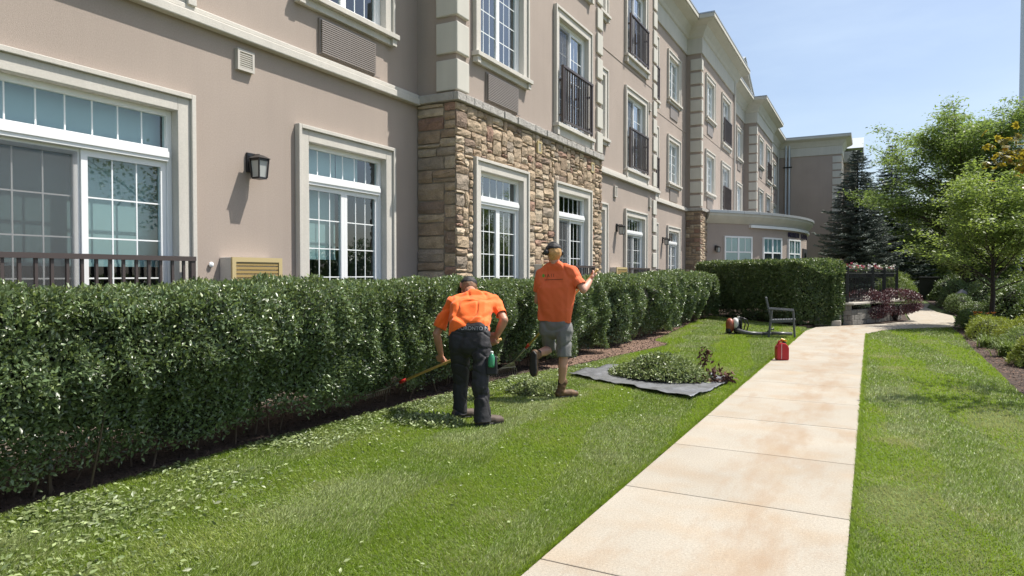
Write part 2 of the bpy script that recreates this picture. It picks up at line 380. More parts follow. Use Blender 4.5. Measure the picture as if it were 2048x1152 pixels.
TW = .19
def opening(y0, y1, floor, style):
    dz = 0 if floor < 3 else 3.15
    if style in ('french', 'slide'): return (y0 + TW, y1 - TW, .60, 3.13)
    if style == 'window': return (y0 + TW, y1 - TW, 4.94 + dz, 6.54 + dz)
    return (y0 + TW, y1 - TW, 4.44 + dz, 6.54 + dz)

def railing(parent, fr, u0, u1, z0, z1, w0, each):
    m = MB(); m.box(fr, u0, u1, z1 - .045, z1, w0, w0 + .06); m.box(fr, u0 + .02, u1 - .02, z0, z0 + .035, w0 + .012, w0 + .048)
    m.box(fr, u0, u0 + .05, z0 - .03, z1 - .045, w0 + .002, w0 + .052); m.box(fr, u1 - .05, u1, z0 - .03, z1 - .045, w0 + .002, w0 + .052)
    for u in (u0 + .01, u1 - .05): m.box(fr, u, u + .04, z1 - .30, z1 - .26, .0, w0 + .004); m.box(fr, u, u + .04, z0 + .1, z0 + .14, .0, w0 + .004)
    r = m.build('railing', mt['bronze'], parent)
    n = max(4, round((u1 - u0) / .125)); k = MB()
    for i in range(1, n):
        u = u0 + (u1 - u0) * i / n; q = MB() if each else k
        q.box(fr, u - .012, u + .012, z0 + .035, z1 - .045, w0 + .018, w0 + .042)
        if each: q.build('baluster', mt['bronze'], r)
    if not each: k.build('baluster_set', mt['bronze'], r)
    return r

def window(parent, fr, y0, y1, floor, style, detail, blind=None, label=None, screen=False, sill=True):
    a, b, c, d = opening(y0, y1, floor, style); dz = 0 if floor < 3 else 3.15
    m = MB(); fw = .055; W0, W1 = -.125, -.055
    # casing
    m.box(fr, a, a + fw, c, d, W0, W1); m.box(fr, b - fw, b, c, d, W0, W1); m.box(fr, a + fw, b - fw, d - fw, d, W0, W1); m.box(fr, a + fw, b - fw, c, c + fw, W0, W1)
    ia, ib, ic, idd = a + fw, b - fw, c + fw, d - fw
    ground = style in ('french', 'slide')
    if ground: m.box(fr, ia, ib, 2.62, 2.75, W0, W1 + .03); m.box(fr, ia, ib, 2.655, 2.715, W1 + .03, W1 + .042)
    lt = 2.62 if ground else idd
    mid = (ia + ib) / 2
    for u in (ia, b - fw - .0): m.box(fr, u - .002, u + .012, ic, lt, W1, W1 + .006) if detail == 2 else None
    wd = m.build('window', mt['white'], parent, bevel=.004 if detail == 2 else 0)
    if label: wd['label'] = label
    s = MB(); leaves = []
    sw = .06 if style != 'window' else .05
    for k in range(2):
        l0, l1 = (ia, mid + .02) if k == 0 else (mid - .02, ib)
        back = -.02 if (k == 0 and style != 'french' and style != 'window') or (k == 0 and style == 'window' and False) else 0
        w0, w1 = W0 - .0 + .012 + back, W1 - .012 + back
        l0, l1 = (ia, mid) if k == 0 else (mid, ib)
        s.box(fr, l0 + .001, l0 + sw, ic, lt, w0, w1); s.box(fr, l1 - sw, l1 - .001, ic, lt, w0, w1)
        s.box(fr, l0 + sw, l1 - sw, lt - sw, lt - .001, w0, w1); s.box(fr, l0 + sw, l1 - sw, ic, ic + sw * 1.2, w0, w1)
        leaves.append((l0 + sw, l1 - sw, ic + sw * 1.2, lt - sw, w0 + .02))
    s.build('sash', mt['white'], wd)
    cells = []
    rows = 5 if ground else 4
    for q in leaves: cells.append((*q, 3, rows))
    if ground: cells.append((ia, ib, 2.75, idd, W0 + .03, 7 if ib - ia > 1.62 else 6, 1))
    mu = MB()
    for (u0, u1, v0, v1, ww, nc, nr) in cells:
        du, dv = (u1 - u0) / nc, (v1 - v0) / nr; t = .0065
        if detail == 2:
            for i in range(nc):
                for j in range(nr):
                    MB().box(fr, u0 + du * i + (t if i else 0), u0 + du * (i + 1) - (t if i < nc - 1 else 0), v0 + dv * j + (t if j else 0), v0 + dv * (j + 1) - (t if j < nr - 1 else 0), ww - .004, ww + .002).build('pane', mt['glass'], wd)
        else:
            MB().box(fr, u0, u1, v0, v1, ww - .004, ww + .002).build('pane', mt['glass'], wd)
        for i in range(1, nc): mu.box(fr, u0 + du * i - t, u0 + du * i + t, v0, v1, ww - .006, ww + .004)
        for j in range(1, nr):
            for i in range(nc): mu.box(fr, u0 + du * i + (t if i else 0), u0 + du * (i + 1) - (t if i < nc - 1 else 0), v0 + dv * j - t, v0 + dv * j + t, ww - .006, ww + .004)
    mu.build('muntin', mt['muntin'], wd)
    if screen:
        q = leaves[0]; sc = MB().box(fr, q[0] - .04, q[1] + .03, q[2], q[3] + .03, W1 - .012, W1 - .009); sc.build('insect_screen', mt['screen'], wd)
    # surround
    t = MB(); P1, P2 = .045, .075; r = .05
    bot = c if ground else c
    t.box(fr, y0 + r, a, bot, d + TW - r, -.16, P1); t.box(fr, b, y1 - r, bot, d + TW - r, -.16, P1); t.box(fr, a, b, d, d + TW - r, -.16, P1)
    t.box(fr, y0, y0 + r, bot, d + TW, 0.0, P2); t.box(fr, y1 - r, y1, bot, d + TW, 0.0, P2); t.box(fr, y0 + r, y1 - r, d + TW - r, d + TW, 0.0, P2)
    if not ground:
        sb = c - (.16 if style == 'window' else .22)
        t.box(fr, y0 - .03, y1 + .03, c - .07, c, -.05, .13); t.box(fr, y0, y1, sb, c - .07, 0.0, .06); t.box(fr, y0 + .0, y0 + .1, sb - .01, c - .071, .06, .10); t.box(fr, y1 - .1, y1, sb - .01, c - .071, .06, .10)
        t.box(fr, a, b, c - .05, c - .002, -.16, -.05)
    t.build('window_surround', mt['trim'], wd, bevel=.006 if detail == 2 else 0)
    # the dim room behind the glass
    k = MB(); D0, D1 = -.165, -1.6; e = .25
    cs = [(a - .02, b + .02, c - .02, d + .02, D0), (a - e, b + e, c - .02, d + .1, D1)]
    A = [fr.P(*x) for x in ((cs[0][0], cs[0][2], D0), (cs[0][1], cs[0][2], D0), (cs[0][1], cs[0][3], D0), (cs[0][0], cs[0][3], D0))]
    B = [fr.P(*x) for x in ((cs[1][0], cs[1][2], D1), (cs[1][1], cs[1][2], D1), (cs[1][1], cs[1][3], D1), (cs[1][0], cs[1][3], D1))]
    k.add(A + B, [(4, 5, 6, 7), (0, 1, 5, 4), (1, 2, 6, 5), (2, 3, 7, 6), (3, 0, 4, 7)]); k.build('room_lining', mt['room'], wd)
    if blind is not None:
        for (u0, u1, v0) in blind:
            n = MB(); n.box(fr, a + (b - a) * u0 + .01, a + (b - a) * u1 - .01, v0, d - .03, -.225, -.220)
            n.box(fr, a + (b - a) * u0 + .01, a + (b - a) * u1 - .01, v0 - .03, v0, -.232, -.213); n.build('blind', mt['blind'], wd)
    if style == 'juliet': railing(wd, fr, a - .02, b + .02, c + .06, 5.585 + dz, .09, detail == 2)
    if style == 'slide': railing(wd, fr, a - .1, b + .1, .72, 1.675, .11, detail == 2)
    return wd

def screen_mat():
    m = bpy.data.materials.new('insect_screen'); m.use_nodes = True; t = m.node_tree
    tr = t.nodes.new('ShaderNodeBsdfTransparent'); df = t.nodes['Principled BSDF']; df.inputs['Base Color'].default_value = (.10, .105, .11, 1); df.inputs['Roughness'].default_value = .8
    ms = t.nodes.new('ShaderNodeMixShader'); ms.inputs[0].default_value = .30
    t.links.new(tr.outputs[0], ms.inputs[1]); t.links.new(df.outputs[0], ms.inputs[2]); t.links.new(ms.outputs[0], t.nodes['Material Output'].inputs[0]); return m
mt['screen'] = screen_mat()

bld = empty('residence_building', (-8, 8, 0), 'long three-storey taupe stucco residence with cream trim and stone-clad bay along the hedge', 'building')
A1, B1, A2, A3, B2, B2R, B3, B3R = -6.2, -5.5, -6.1, -6.8, -6.2, -6.8, -6.1, -6.5
SEG = [  # plane, y0, y1, units: (y0, y1, ground style or None, upper style)
    (A1, -4.0, 8.77, [(-.6, 1.29, 'french', 'window'), (2.62, 4.79, 'slide', 'juliet'), (6.22, 8.13, 'french', 'window')]),
    (B1, 8.77, 14.98, [(9.24, 11.12, 'french', 'window'), (12.30, 14.26, 'slide', 'juliet')]),
    (A2, 14.98, 21.6, [(15.08, 16.98, 'french', 'window'), (18.42, 20.52, 'slide', 'juliet')]),
    (A3, 21.6, 28.52, [(22.3, 24.25, 'slide', 'juliet'), (25.55, 27.45, 'french', 'window')]),
    (B2, 28.52, 36.2, [(29.3, 31.2, None, 'window'), (32.75, 34.95, None, 'juliet')]),
    (B2R, 36.2, 43.0, [(37.6, 39.4, None, 'window'), (40.3, 42.2, None, 'window')]),
    (B3, 43.0, 50.3, [(43.9, 45.8, None, 'window'), (47.2, 49.3, None, 'juliet')]),
    (B3R, 50.3, 57.0, [(51.0, 53.0, None, 'juliet'), (54.0, 56.0, None, 'window')]),
]
TOP = 11.1
for c, s0, s1, units in SEG:
    fr = PX(c); holes = []
    for (y0, y1, g, u) in units:
        if g: holes.append(opening(y0, y1, 1, g))
        for f in (2, 3): holes.append(opening(y0, y1, f, u))
    m = MB()
    stone = c == B1 and s0 < 9
    wall_sheet(m, fr, s0, s1, 4.1 if stone else -.05, TOP, holes)
    m.build('wall', mt['stucco'], bld)
    if stone:
        m = MB(); wall_sheet(m, fr, s0, s1, -.05, 4.1, holes); m.build('mortar_bed', mt['mortar'], bld)
    for (y0, y1, g, u) in units:
        det = 2 if y0 < 21 else 1
        zb = lambda: 1.72
        if g:
            bl = None
            if c == A1 and y0 > 2 and y0 < 4: bl = [(0, 1, 1.60)]
            elif c == A1 and y0 > 6: bl = [(0, .5, 1.72), (.5, .80, 2.70)]
            window(bld, fr, y0, y1, 1, g, det, bl, screen=(g == 'slide'))
        for f in (2, 3):
            if y0 < 6 and c == A1 and f == 3: continue
            bl = None
            if y0 > 21 and u == 'window': bl = [(0, .48, 5.6 + (f - 2) * 3.15), (.52, 1, 5.2 + (f - 2) * 3.15)]
            window(bld, fr, y0, y1, f, u, det, bl, screen=(u == 'juliet'))
            if u == 'window' or c == A1:
                if u != 'window': continue
                dz = (f - 2) * 3.15; mid = (y0 + y1) / 2; g0, g1 = mid - .55, mid + .55
                q = MB(); q.box(fr, g0, g1, 4.27 + dz, 4.72 + dz, -.02, .03); ac = q.build('air_conditioner_grille', mt['acgrille'], bld)
                if det == 2:
                    for i in range(16): MB().box(fr, g0 + .02, g1 - .02, 4.285 + dz + i * .0265, 4.302 + dz + i * .0265, .03, .055).build('louver', mt['acgrille'], ac)
                    MB().box(fr, g1 - .05, g1 + .09, 4.255 + dz, 4.267 + dz, .02, .035).build('drain_pipe', mt['acgrille'], ac)
# side walls where bays step out
def side(y, x0, x1, z0=-.05, z1=TOP, mat='stucco'):
    MB().quad((x0, y, z0), (x1, y, z0), (x1, y, z1), (x0, y, z1)).build('side_wall', mt[mat], bld)
side(8.77, A1, B1, 4.1); side(8.772, A1, B1, -.05, 4.1, 'mortar'); side(14.98, A2, B1); side(21.6, A3, A2); side(28.52, A3, B2, 4.1); side(28.522, A3, B2, -.05, 4.1, 'mortar')
side(36.2, B2R, B2); side(43.0, B2R, B3); side(50.3, B3R, B3)
# control joints
for c, y0, y1 in ((A1, -4, 8.77), (A2, 14.98, 21.6), (A3, 21.6, 28.5), (B2, 28.5, 36.2), (B3, 43, 50.3)):
    MB().box(PX(c), y0 + .01, y1 - .01, 7.255, 7.285, 0.001, .012).build('control_joint', mt['stucco'], bld)
# string course
def course(c, y0, y1):
    fr = PX(c); m = MB(); m.box(fr, y0, y1, 4.06, 4.16, .001, .10); m.box(fr, y0, y1, 4.16, 4.22, .001, .075); m.build('string_course', mt['trim'], bld, bevel=.012)
course(A1, -4, 8.72); course(A2, 15.08, 21.7); course(A3, 21.7, 28.44)
# stone cap over the stone bays
def capstone(c0, c1, y0, y1):
    m = MB()
    fr = PX(c1); n = 26 if y1 - y0 > 4 else 8
    for i in range(n): 
        a, b = y0 - .08 + (y1 + .08 - y0) * i / n, y0 - .08 + (y1 + .08 - y0) * (i + 1) / n
        m.box(fr, a, b, 4.075, 4.2 + random.uniform(-.006, .006), .001, .09 + random.uniform(-.012, .012))
    m.box(PY(y0), c0 - .0, c1 + .0, 4.075, 4.2, .001, .085); return m.build('stone_cap', mt['capstone'], bld, bevel=.012)
capstone(A1, B1, 8.77, 14.98); capstone(A3, B2, 28.52, 30.45)
# cornice: band, cove, gutter edge
def cornice(c, y0, y1, e0=0.0, e1=0.0, z0=10.44, band=.06, ov=.62):
    fr = PX(c); pr = [(.001, z0), (band, z0), (band, z0 + .62), (band + .05, z0 + .66), (band + .09, z0 + .78), (band + .24, z0 + 1.02), (ov - .02, z0 + 1.16), (ov - .02, z0 + 1.19), (ov + .03, z0 + 1.19), (ov + .03, z0 + 1.34), (.001, z0 + 1.34)]
    m = MB(); n = len(pr)
    for k, y in enumerate((y0, y1)):
        for (ww, z) in pr:
            ext = (-e0 if k == 0 else e1) * (ww / ov if ww > .001 else 0)
            m.v.append(tuple(fr.P(y + ext, z, ww)))
    m.f = [(i, (i + 1) % n, n + (i + 1) % n, n + i) for i in range(n)] + [tuple(range(n)), tuple(range(n, 2 * n))]; m.mi = [0] * len(m.f)
    m.build('cornice', mt['cream'], bld)
    q = MB(); q.box(fr, y0 - (ov + .035) * (e0 > 0), y1 + (ov + .035) * (e1 > 0), z0 + 1.341, z0 + 1.40, -.3, ov + .045); q.build('roof_edge', mt['flash'], bld)
def cornice_side(y, x0, x1, z0=10.44, band=.06, ov=.62):       # the return of a cornice on a wall facing the camera
    fr = PY(y); pr = [(.001, z0), (band, z0), (band, z0 + .62), (band + .05, z0 + .66), (band + .09, z0 + .78), (band + .24, z0 + 1.02), (ov - .02, z0 + 1.16), (ov - .02, z0 + 1.19), (ov + .03, z0 + 1.19), (ov + .03, z0 + 1.34), (.001, z0 + 1.34)]
    m = MB(); n = len(pr)
    for k, x in enumerate((x0, x1)):
        for (ww, z) in pr: m.v.append(tuple(fr.P(x + (ww if k else 0), z, ww)))
    m.f = [(i, (i + 1) % n, n + (i + 1) % n, n + i) for i in range(n)] + [tuple(range(n)), tuple(range(n, 2 * n))]; m.mi = [0] * len(m.f)
    m.build('cornice', mt['cream'], bld)
    MB().box(fr, x0, x1 + ov + .044, z0 + 1.342, z0 + 1.399, -.2, ov + .044).build('roof_edge', mt['flash'], bld)
for c, y0, y1 in ((A1, -4, 8.77), (A2, 14.98, 21.6), (A3, 21.6, 28.52), (B2R, 36.2, 43.0), (B3R, 50.3, 57)): cornice(c, y0, y1)
cornice(B1, 8.77, 14.98, .62, .62); cornice(B2, 28.52, 36.2, .62, .62); cornice(B3, 43.0, 50.3, .62, .62)
cornice_side(8.77, A1, B1); cornice_side(28.52, A3, B2); cornice_side(43.0, B2R, B3)
# gable over the recess between the two far bays
g = MB(); ridge, e0, e1, yz = 39.6, 36.0, 43.1, (11.86, 13.35)
xf = -6.25
g.add([(B2R + .02, e0 + .3, 11.78), (B2R + .02, e1 - .3, 11.78), (B2R + .02, ridge, 13.1)], [(0, 1, 2)]); g.build('gable_wall', mt['stucco'], bld)
for (ya, za, yb, zb) in ((e0, 11.86, ridge, 13.35), (ridge, 13.35, e1, 11.86)):
    q = MB(); q.add([(xf, ya, za), (xf, yb, zb), (-14, yb, zb), (-14, ya, za), (xf, ya, za - .2), (xf, yb, zb - .2), (-14, yb, zb - .2), (-14, ya, za - .2)], [(0, 1, 2, 3), (4, 7, 6, 5), (0, 4, 5, 1), (1, 5, 6, 2), (2, 6, 7, 3), (3, 7, 4, 0)])
    q.build('gable_roof', mt['cream'], bld)
    q = MB(); q.add([(xf + .06, ya, za + .006), (xf + .06, yb, zb + .006), (-14, yb, zb + .006), (-14, ya, za + .006), (xf + .06, ya, za + .05), (xf + .06, yb, zb + .05), (-14, yb, zb + .05), (-14, ya, za + .05)], [(0, 1, 2, 3), (4, 7, 6, 5), (0, 4, 5, 1), (1, 5, 6, 2), (2, 6, 7, 3), (3, 7, 4, 0)]); q.build('gable_roof_metal', mt['roofmetal'], bld)
MB().wb(-20, -6.9, -4, 57, 11.5, 11.7).build('roof', mt['flash'], bld)
MB().wb(-20.2, -20, -4, 57, -.05, 11.5).build('rear_wall', mt['stucco'], bld)
MB().wb(-20, -6.2, -4.2, -4, -.05, 11.5).build('end_wall', mt['stucco'], bld)
# quoins
def quoins(c, y0, ywid, z0, z1, sidewid=0, far=False, top_down=False):
    """blocks at a corner: front on plane X=c from y0 (near edge) over ywid, side return of sidewid on the wall facing the camera"""
    fr = PX(c); z = z0; k = 0
    while z + .2 < z1:
        h = min(.455, z1 - z); m = MB(); e = .05
        if sidewid: 
            m.wb(c - sidewid, c + e, y0 - e, y0 + ywid, z, z + h)
        else: m.box(fr, y0, y0 + ywid, z, z + h, .001, e)
        m.build('quoin', mt['cream'], bld, bevel=.015); z += .552
quoins(B1, 8.77, .30, 4.235, 10.4, .33)
quoins(B1, 14.62, .34, 4.235, 10.4)
quoins(A2, 21.2, .38, .05, 4.02); quoins(A2, 21.2, .38, 4.24, 10.4)
quoins(B2, 28.52, .25, 4.26, 10.4, .42); quoins(B3, 43.0, .25, 4.26, 10.4, .42)
quoins(B3, 49.95, .33, 4.26, 10.4)
# ledge stones, ground-floor air conditioners, vents
for y0, y1 in ((1.3, 2.58), (4.83, 5.10), (5.84, 6.18), (8.16, 8.74)): MB().box(PX(A1), y0, y1, 1.22, 1.335, .001, .10).build('ledge_stone', mt['capstone'], bld, bevel=.012)
for c, y0, y1 in ((A2, 17.02, 17.28), (A2, 18.2, 18.38), (A2, 20.56, 21.18), (A3, 24.3, 25.5)): MB().box(PX(c), y0, y1, 1.22, 1.335, .001, .10).build('ledge_stone', mt['capstone'], bld)
def ac_ground(c, y0, y1):
    fr = PX(c); ac = MB().box(fr, y0, y1, 1.22, 1.68, .001, .17).build('air_conditioner_sleeve', mt['trim'], bld, bevel=.006)
    m = MB(); m.box(fr, y0, y0 + .05, 1.22, 1.68, .171, .195); m.box(fr, y1 - .05, y1, 1.22, 1.68, .171, .195); m.box(fr, y0 + .05, y1 - .05, 1.63, 1.68, .171, .195); m.box(fr, y0 + .05, y1 - .05, 1.22, 1.25, .171, .195)
    m.build('face_frame', mt['actan'], ac)
    for i in range(9): MB().box(fr, y0 + .05, y1 - .05, 1.252 + i * .0425, 1.282 + i * .0425, .171, .186).build('louver', mt['aclouver'], ac)
ac_ground(A1, 5.12, 5.82); ac_ground(B1, 11.42, 12.16); ac_ground(A2, 17.30, 18.16)
def vent(c, y0, y1, z0, z1, col='vent'):
    fr = PX(c); v = MB().box(fr, y0, y1, z0, z1, .001, .035).build('wall_vent', mt[col], bld)
    m = MB(); m.box(fr, y0, y0 + .03, z0, z1, .035, .05); m.box(fr, y1 - .03, y1, z0, z1, .035, .05); m.box(fr, y0 + .03, y1 - .03, z1 - .03, z1, .035, .05); m.box(fr, y0 + .03, y1 - .03, z0, z0 + .03, .035, .05); m.build('vent_frame', mt[col], v)
    for i in range(7):
        h = (z1 - z0 - .07) / 7; MB().box(fr, y0 + .032, y1 - .032, z0 + .035 + i * h, z0 + .035 + i * h + h * .45, .035, .046).build('vent_slat', mt['vent'], v)
vent(A1, 5.34, 5.57, 3.74, 3.97); vent(B1, 11.50, 11.68, 3.73, 3.95, 'actan'); vent(B1, 14.24, 14.42, 3.73, 3.95, 'actan')
vent(A2, 17.55, 17.75, 3.55, 3.85); vent(A2, 20.8, 21.0, 3.55, 3.85); vent(A2, 20.75, 20.95, 6.5, 6.75)
MB().lathe((A1 + .012, 5.0, 1.60), [(.028, 0), (.028, .012), (.012, .02)], 12, (1, 0, 0)).build('wall_spigot_cover', mt['white'], bld)
# downpipes
for (x, y, z0, z1, r) in ((B2 + .07, 35.9, 4.2, 11.6, .05), (A2 + .10, 21.45, .0, 0.0, 0), (-6.42, 56.6, 4.2, 11.6, .05)):
    if r: 
        q = MB(); q.tube([(x, y, z0), (x, y, z1)], r, 8); q.build('downpipe', mt['pipe'], bld)
# ------------------------------------------------------------------ stone veneer
def stone_obj(fr, u0, u1, v0, v1, mb=None):
    g = .011; u0 += g; u1 -= g; v0 += g; v1 -= g; nu, nv = 4, 4
    out = MB() if mb is None else mb; base = random.uniform(.024, .042); tilt = (random.uniform(-.012, .012), random.uniform(-.012, .012))
    vs = []; 
    for j in range(nv):
        for i in range(nu):
            fu, fv = i / (nu - 1), j / (nv - 1); edge = (i in (0, nu - 1)) + (j in (0, nv - 1))
            w_ = base + tilt[0] * (fu - .5) + tilt[1] * (fv - .5) + random.uniform(-.011, .011) - (.012 if edge == 1 else .024 if edge == 2 else 0)
            du = random.uniform(-.005, .005); dv = random.uniform(-.005, .005)
            if edge == 2: du += .004 * (1 if i == 0 else -1); dv += .004 * (1 if j == 0 else -1)
            vs.append(fr.P(u0 + (u1 - u0) * fu + du, v0 + (v1 - v0) * fv + dv, max(.008, w_)))
    k = len(vs); ring = [0, 1, 2, 3, 7, 11, 15, 14, 13, 12, 8, 4]
    for r_ in ring:
        i, j = r_ % 4, r_ // 4; vs.append(fr.P(u0 + (u1 - u0) * i / 3, v0 + (v1 - v0) * j / 3, -.01))
    fs = [(j * nu + i, j * nu + i + 1, (j + 1) * nu + i + 1, (j + 1) * nu + i) for j in range(nv - 1) for i in range(nu - 1)]
    n = len(ring); fs += [(ring[i], k + i, k + (i + 1) % n, ring[(i + 1) % n]) for i in range(n)]
    out.add(vs, fs); return out
def pack(u0, u1, v0, v1, holes, cu, cv, big):
    nu, nv = max(1, round((u1 - u0) / cu)), max(1, round((v1 - v0) / cv)); cu, cv = (u1 - u0) / nu, (v1 - v0) / nv
    occ = np.zeros((nu, nv), bool); res = []
    for i in range(nu):
        for j in range(nv):
            x, z = u0 + (i + .5) * cu, v0 + (j + .5) * cv
            if any(h[0] < x < h[1] and h[2] < z < h[3] for h in holes): occ[i, j] = True
    for j in range(nv):
        for i in range(nu):
            if occ[i, j]: continue
            wd, h = random.choice(big)
            while h > 1 and (j + h > nv): h -= 1
            k = 0
            while k < wd and i + k < nu and not occ[i + k, j:j + h].any(): k += 1
            while k == 0: 
                h -= 1; k = 0
                while k < wd and i + k < nu and not occ[i + k, j:j + h].any(): k += 1
            if i + k < nu and not occ[i + k, j] and (i + k + 1 >= nu or occ[i + k + 1, j]) : 
                if not occ[i + k, j:j + h].any(): k += 1
            occ[i:i + k, j:j + h] = True; res.append((u0 + i * cu, u0 + (i + k) * cu, v0 + j * cv, v0 + (j + h) * cv))
    return res
SIZES = [(4, 2), (5, 2), (5, 2), (6, 2), (4, 2), (5, 3), (6, 3), (7, 3), (4, 3), (3, 2), (3, 3), (4, 1), (5, 1), (6, 1), (3, 1), (7, 2), (5, 4)]
tw = lambda y0, y1: (y0 - .005, y1 + .005, 0, 3.33)
SMAT = ['stone%d' % i for i in (0, 0, 0, 1, 1, 1, 2, 2, 2, 3, 4, 5, 6, 6, 6, 0)]
sts = [(PX(B1), s) for s in pack(8.74, 14.98, 1.15, 4.07, [tw(9.24, 11.12), tw(12.30, 14.26)], .062, .062, SIZES)]
sts += [(PY(8.77), s) for s in pack(A1 + .01, B1 - .0, 1.15, 4.07, [], .072, .066, [(5, 2), (6, 3), (5, 2), (8, 2), (7, 3), (4, 3), (10, 2), (7, 4), (6, 1), (9, 3)])]
random.shuffle(sts); sts.sort(key=lambda t: -(t[1][1] - t[1][0]) * (t[1][3] - t[1][2]))
for fr, s in sts[:300]: stone_obj(fr, *s).build('stone', mt[random.choice(SMAT)], bld)
rest = [MB() for _ in SC]
for fr, s in sts[300:]: stone_obj(fr, *s, mb=rest[random.choice([0, 1, 2, 3, 4, 5, 6])])
for fr, s in [(PX(B1), s) for s in pack(8.74, 14.98, .0, 1.15, [tw(9.24, 11.12), tw(12.30, 14.26)], .13, .12, [(2, 1), (3, 2), (2, 2), (1, 1), (3, 1)])] + \
             [(PX(B2), s) for s in pack(28.50, 30.42, .8, 4.07, [], .09, .09, [(2, 1), (3, 2), (2, 2), (4, 2), (3, 1), (4, 1)])] + \
             [(PY(28.52), s) for s in pack(A3 + .01, B2, .8, 4.07, [], .09, .09, [(2, 1), (3, 2), (2, 2), (4, 2), (3, 1), (4, 1)])]:
    stone_obj(fr, *s, mb=rest[random.choice([0, 0, 1, 2, 3, 4, 5, 6])])
big = MB()
for i, r_ in enumerate(rest): big.m = i; big.add(r_.v, r_.f)
tag(big.build('small_stones', [mt['stone%d' % i] for i in range(7)], bld), kind='stuff')

# ------------------------------------------------------------------ entrance pavilion with the bowed front
CX, CY, RW = -15.2, 38.0, 12.24
pav = empty('entrance_pavilion', (-5, 33, 0), 'single-storey taupe entrance pavilion with curved front wall and pale fascia behind the tall hedge', 'building')
def arc(r, a): return Vector((CX + r * math.cos(a), CY + r * math.sin(a), 0))
A0, AE = -math.acos((-6.25 - CX) / RW), R(24)
def ring(prof, n, a0, a1, name, mat, parent, close=True):
    m = MB(); k = len(prof)
    for i in range(n + 1):
        a = a0 + (a1 - a0) * i / n
        for r_, z in prof: p = arc(r_, a); m.v.append((p.x, p.y, z))
    m.f = [(i * k + j, (i + 1) * k + j, (i + 1) * k + (j + 1) % k, i * k + (j + 1) % k) for i in range(n) for j in range(k if close else k - 1)]
    if close: m.f += [tuple(range(k)), tuple(range(n * k, n * k + k))]
    m.mi = [0] * len(m.f); o = m.build(name, mat, parent)
    return o
ring([(RW, 0), (RW, 3.9), (RW - .3, 3.9), (RW - .3, 0)], 40, A0, AE, 'curved_wall', mt['stucco'], pav)
ring([(RW + .03, 3.66), (RW + .07, 3.70), (RW + .20, 3.84), (RW + .30, 3.97), (RW + .32, 4.075), (RW - .31, 4.075), (RW - .31, 3.66)], 40, A0, AE, 'fascia', mt['cream'], pav)
for i in range(16):
    a0 = A0 + (AE - A0) * i / 16; a1 = A0 + (AE - A0) * (i + 1) / 16 - .0012
    ring([(RW + .25, 4.08), (RW + .36, 4.08), (RW + .36, 4.19), (RW + .25, 4.21)], 3, a0, a1, 'roof_flashing', mt['flash'], pav)
ring([(.2, 4.08), (RW + .25, 4.08), (RW + .25, 4.12), (.2, 4.14)], 30, A0 - .15, AE, 'roof', mt['flash'], pav)
ring([(RW + .005, 3.52), (RW + .13, 3.52), (RW + .13, 3.64), (RW + .005, 3.64)], 30, A0 + .20, AE, 'awning_bar', mt['white'], pav)
def ang(px):                                  # bearing on the curve for a picture column
    lo, hi = A0, R(10)
    for _ in range(50):
        m = (lo + hi) / 2; p = arc(RW, m); d = p - Vector((0, 0, 0)); x = 1024 + FPX * p.dot(RT) / p.dot(FW)
        if x < px: lo = m
        else: hi = m
    return (lo + hi) / 2
for p0, p1, k in ((1447, 1502, 0), (1524, 1561, 1), (1575, 1598, 2)):
    a0, a1 = ang(p0), ang(p1); P0, P1 = arc(RW + .045, a0), arc(RW + .045, a1); U = (P1 - P0); wd = U.length; U.normalize(); N = Vector((U.y, -U.x, 0))
    fr = Fr(P0, U, N); z0, z1 = .7, 3.13; m = MB(); f = .07
    m.box(fr, 0, f, z0, z1, -.15, .03); m.box(fr, wd - f, wd, z0, z1, -.15, .03); m.box(fr, f, wd - f, z1 - f, z1, -.15, .03); m.box(fr, f, wd - f, z0, z0 + f, -.15, .03); m.box(fr, wd / 2 - .05, wd / 2 + .05, z0 + f, z1 - f, -.15, .02)
    wn = m.build('window', mt['white'], pav)
    mu = MB()
    for h0, h1 in ((f, wd / 2 - .05), (wd / 2 + .05, wd - f)):
        mu.box(fr, h0, h1, 2.42, 2.48, -.006, .012); mu.box(fr, (h0 + h1) / 2 - .015, (h0 + h1) / 2 + .015, 2.48, z1 - f, -.006, .010)
        for v0, v1 in ((z0 + f, 2.42), (2.48, z1 - f)): MB().box(fr, h0, h1, v0, v1, -.004, .002).build('pane', mt['glass'], wn)
    mu.build('muntin', mt['muntin'], wn)
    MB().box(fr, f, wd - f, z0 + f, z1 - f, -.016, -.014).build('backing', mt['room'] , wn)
    MB().box(fr, f, wd - f, (z0 + f + .02) if k != 1 else 2.45, z1 - f - .002, -.012, -.009).build('blind', M('pavilion_blind%d' % k, (.34, .44, .45), .8), wn)
# entrance door bay at the far end of the bow
a0, a1 = ang(1604), ang(1612); P0, P1 = arc(RW + .02, a0), arc(RW + .02, a1); U = (P1 - P0); wd = U.length; U.normalize(); fr = Fr(P0, U, Vector((U.y, -U.x, 0)))
dr = MB().box(fr, 0, wd, 0, 2.75, -.1, .03).build('door', mt['dark'], pav)
MB().box(fr, wd * .3, wd * .7, 2.0, 2.55, .031, .036).build('door_pane', mt['glass'], dr)
MB().wb(-2.9, -2.82, 39.6, 39.68, 0, 2.0).build('bracket_post', mt['dark'], pav)
def font_mesh(txt, size, extrude):
    c = bpy.data.curves.new('t', 'FONT'); c.body = txt; c.size = size; c.extrude = extrude; c.align_x = 'CENTER'
    o = bpy.data.objects.new('t', c); COL.objects.link(o); dg = bpy.context.evaluated_depsgraph_get(); me = bpy.data.meshes.new_from_object(o.evaluated_get(dg))
    bpy.data.objects.remove(o); return me
txt = 'CHARTWELL GEOR'
aa, ab = ang(1576), ang(1613.4)
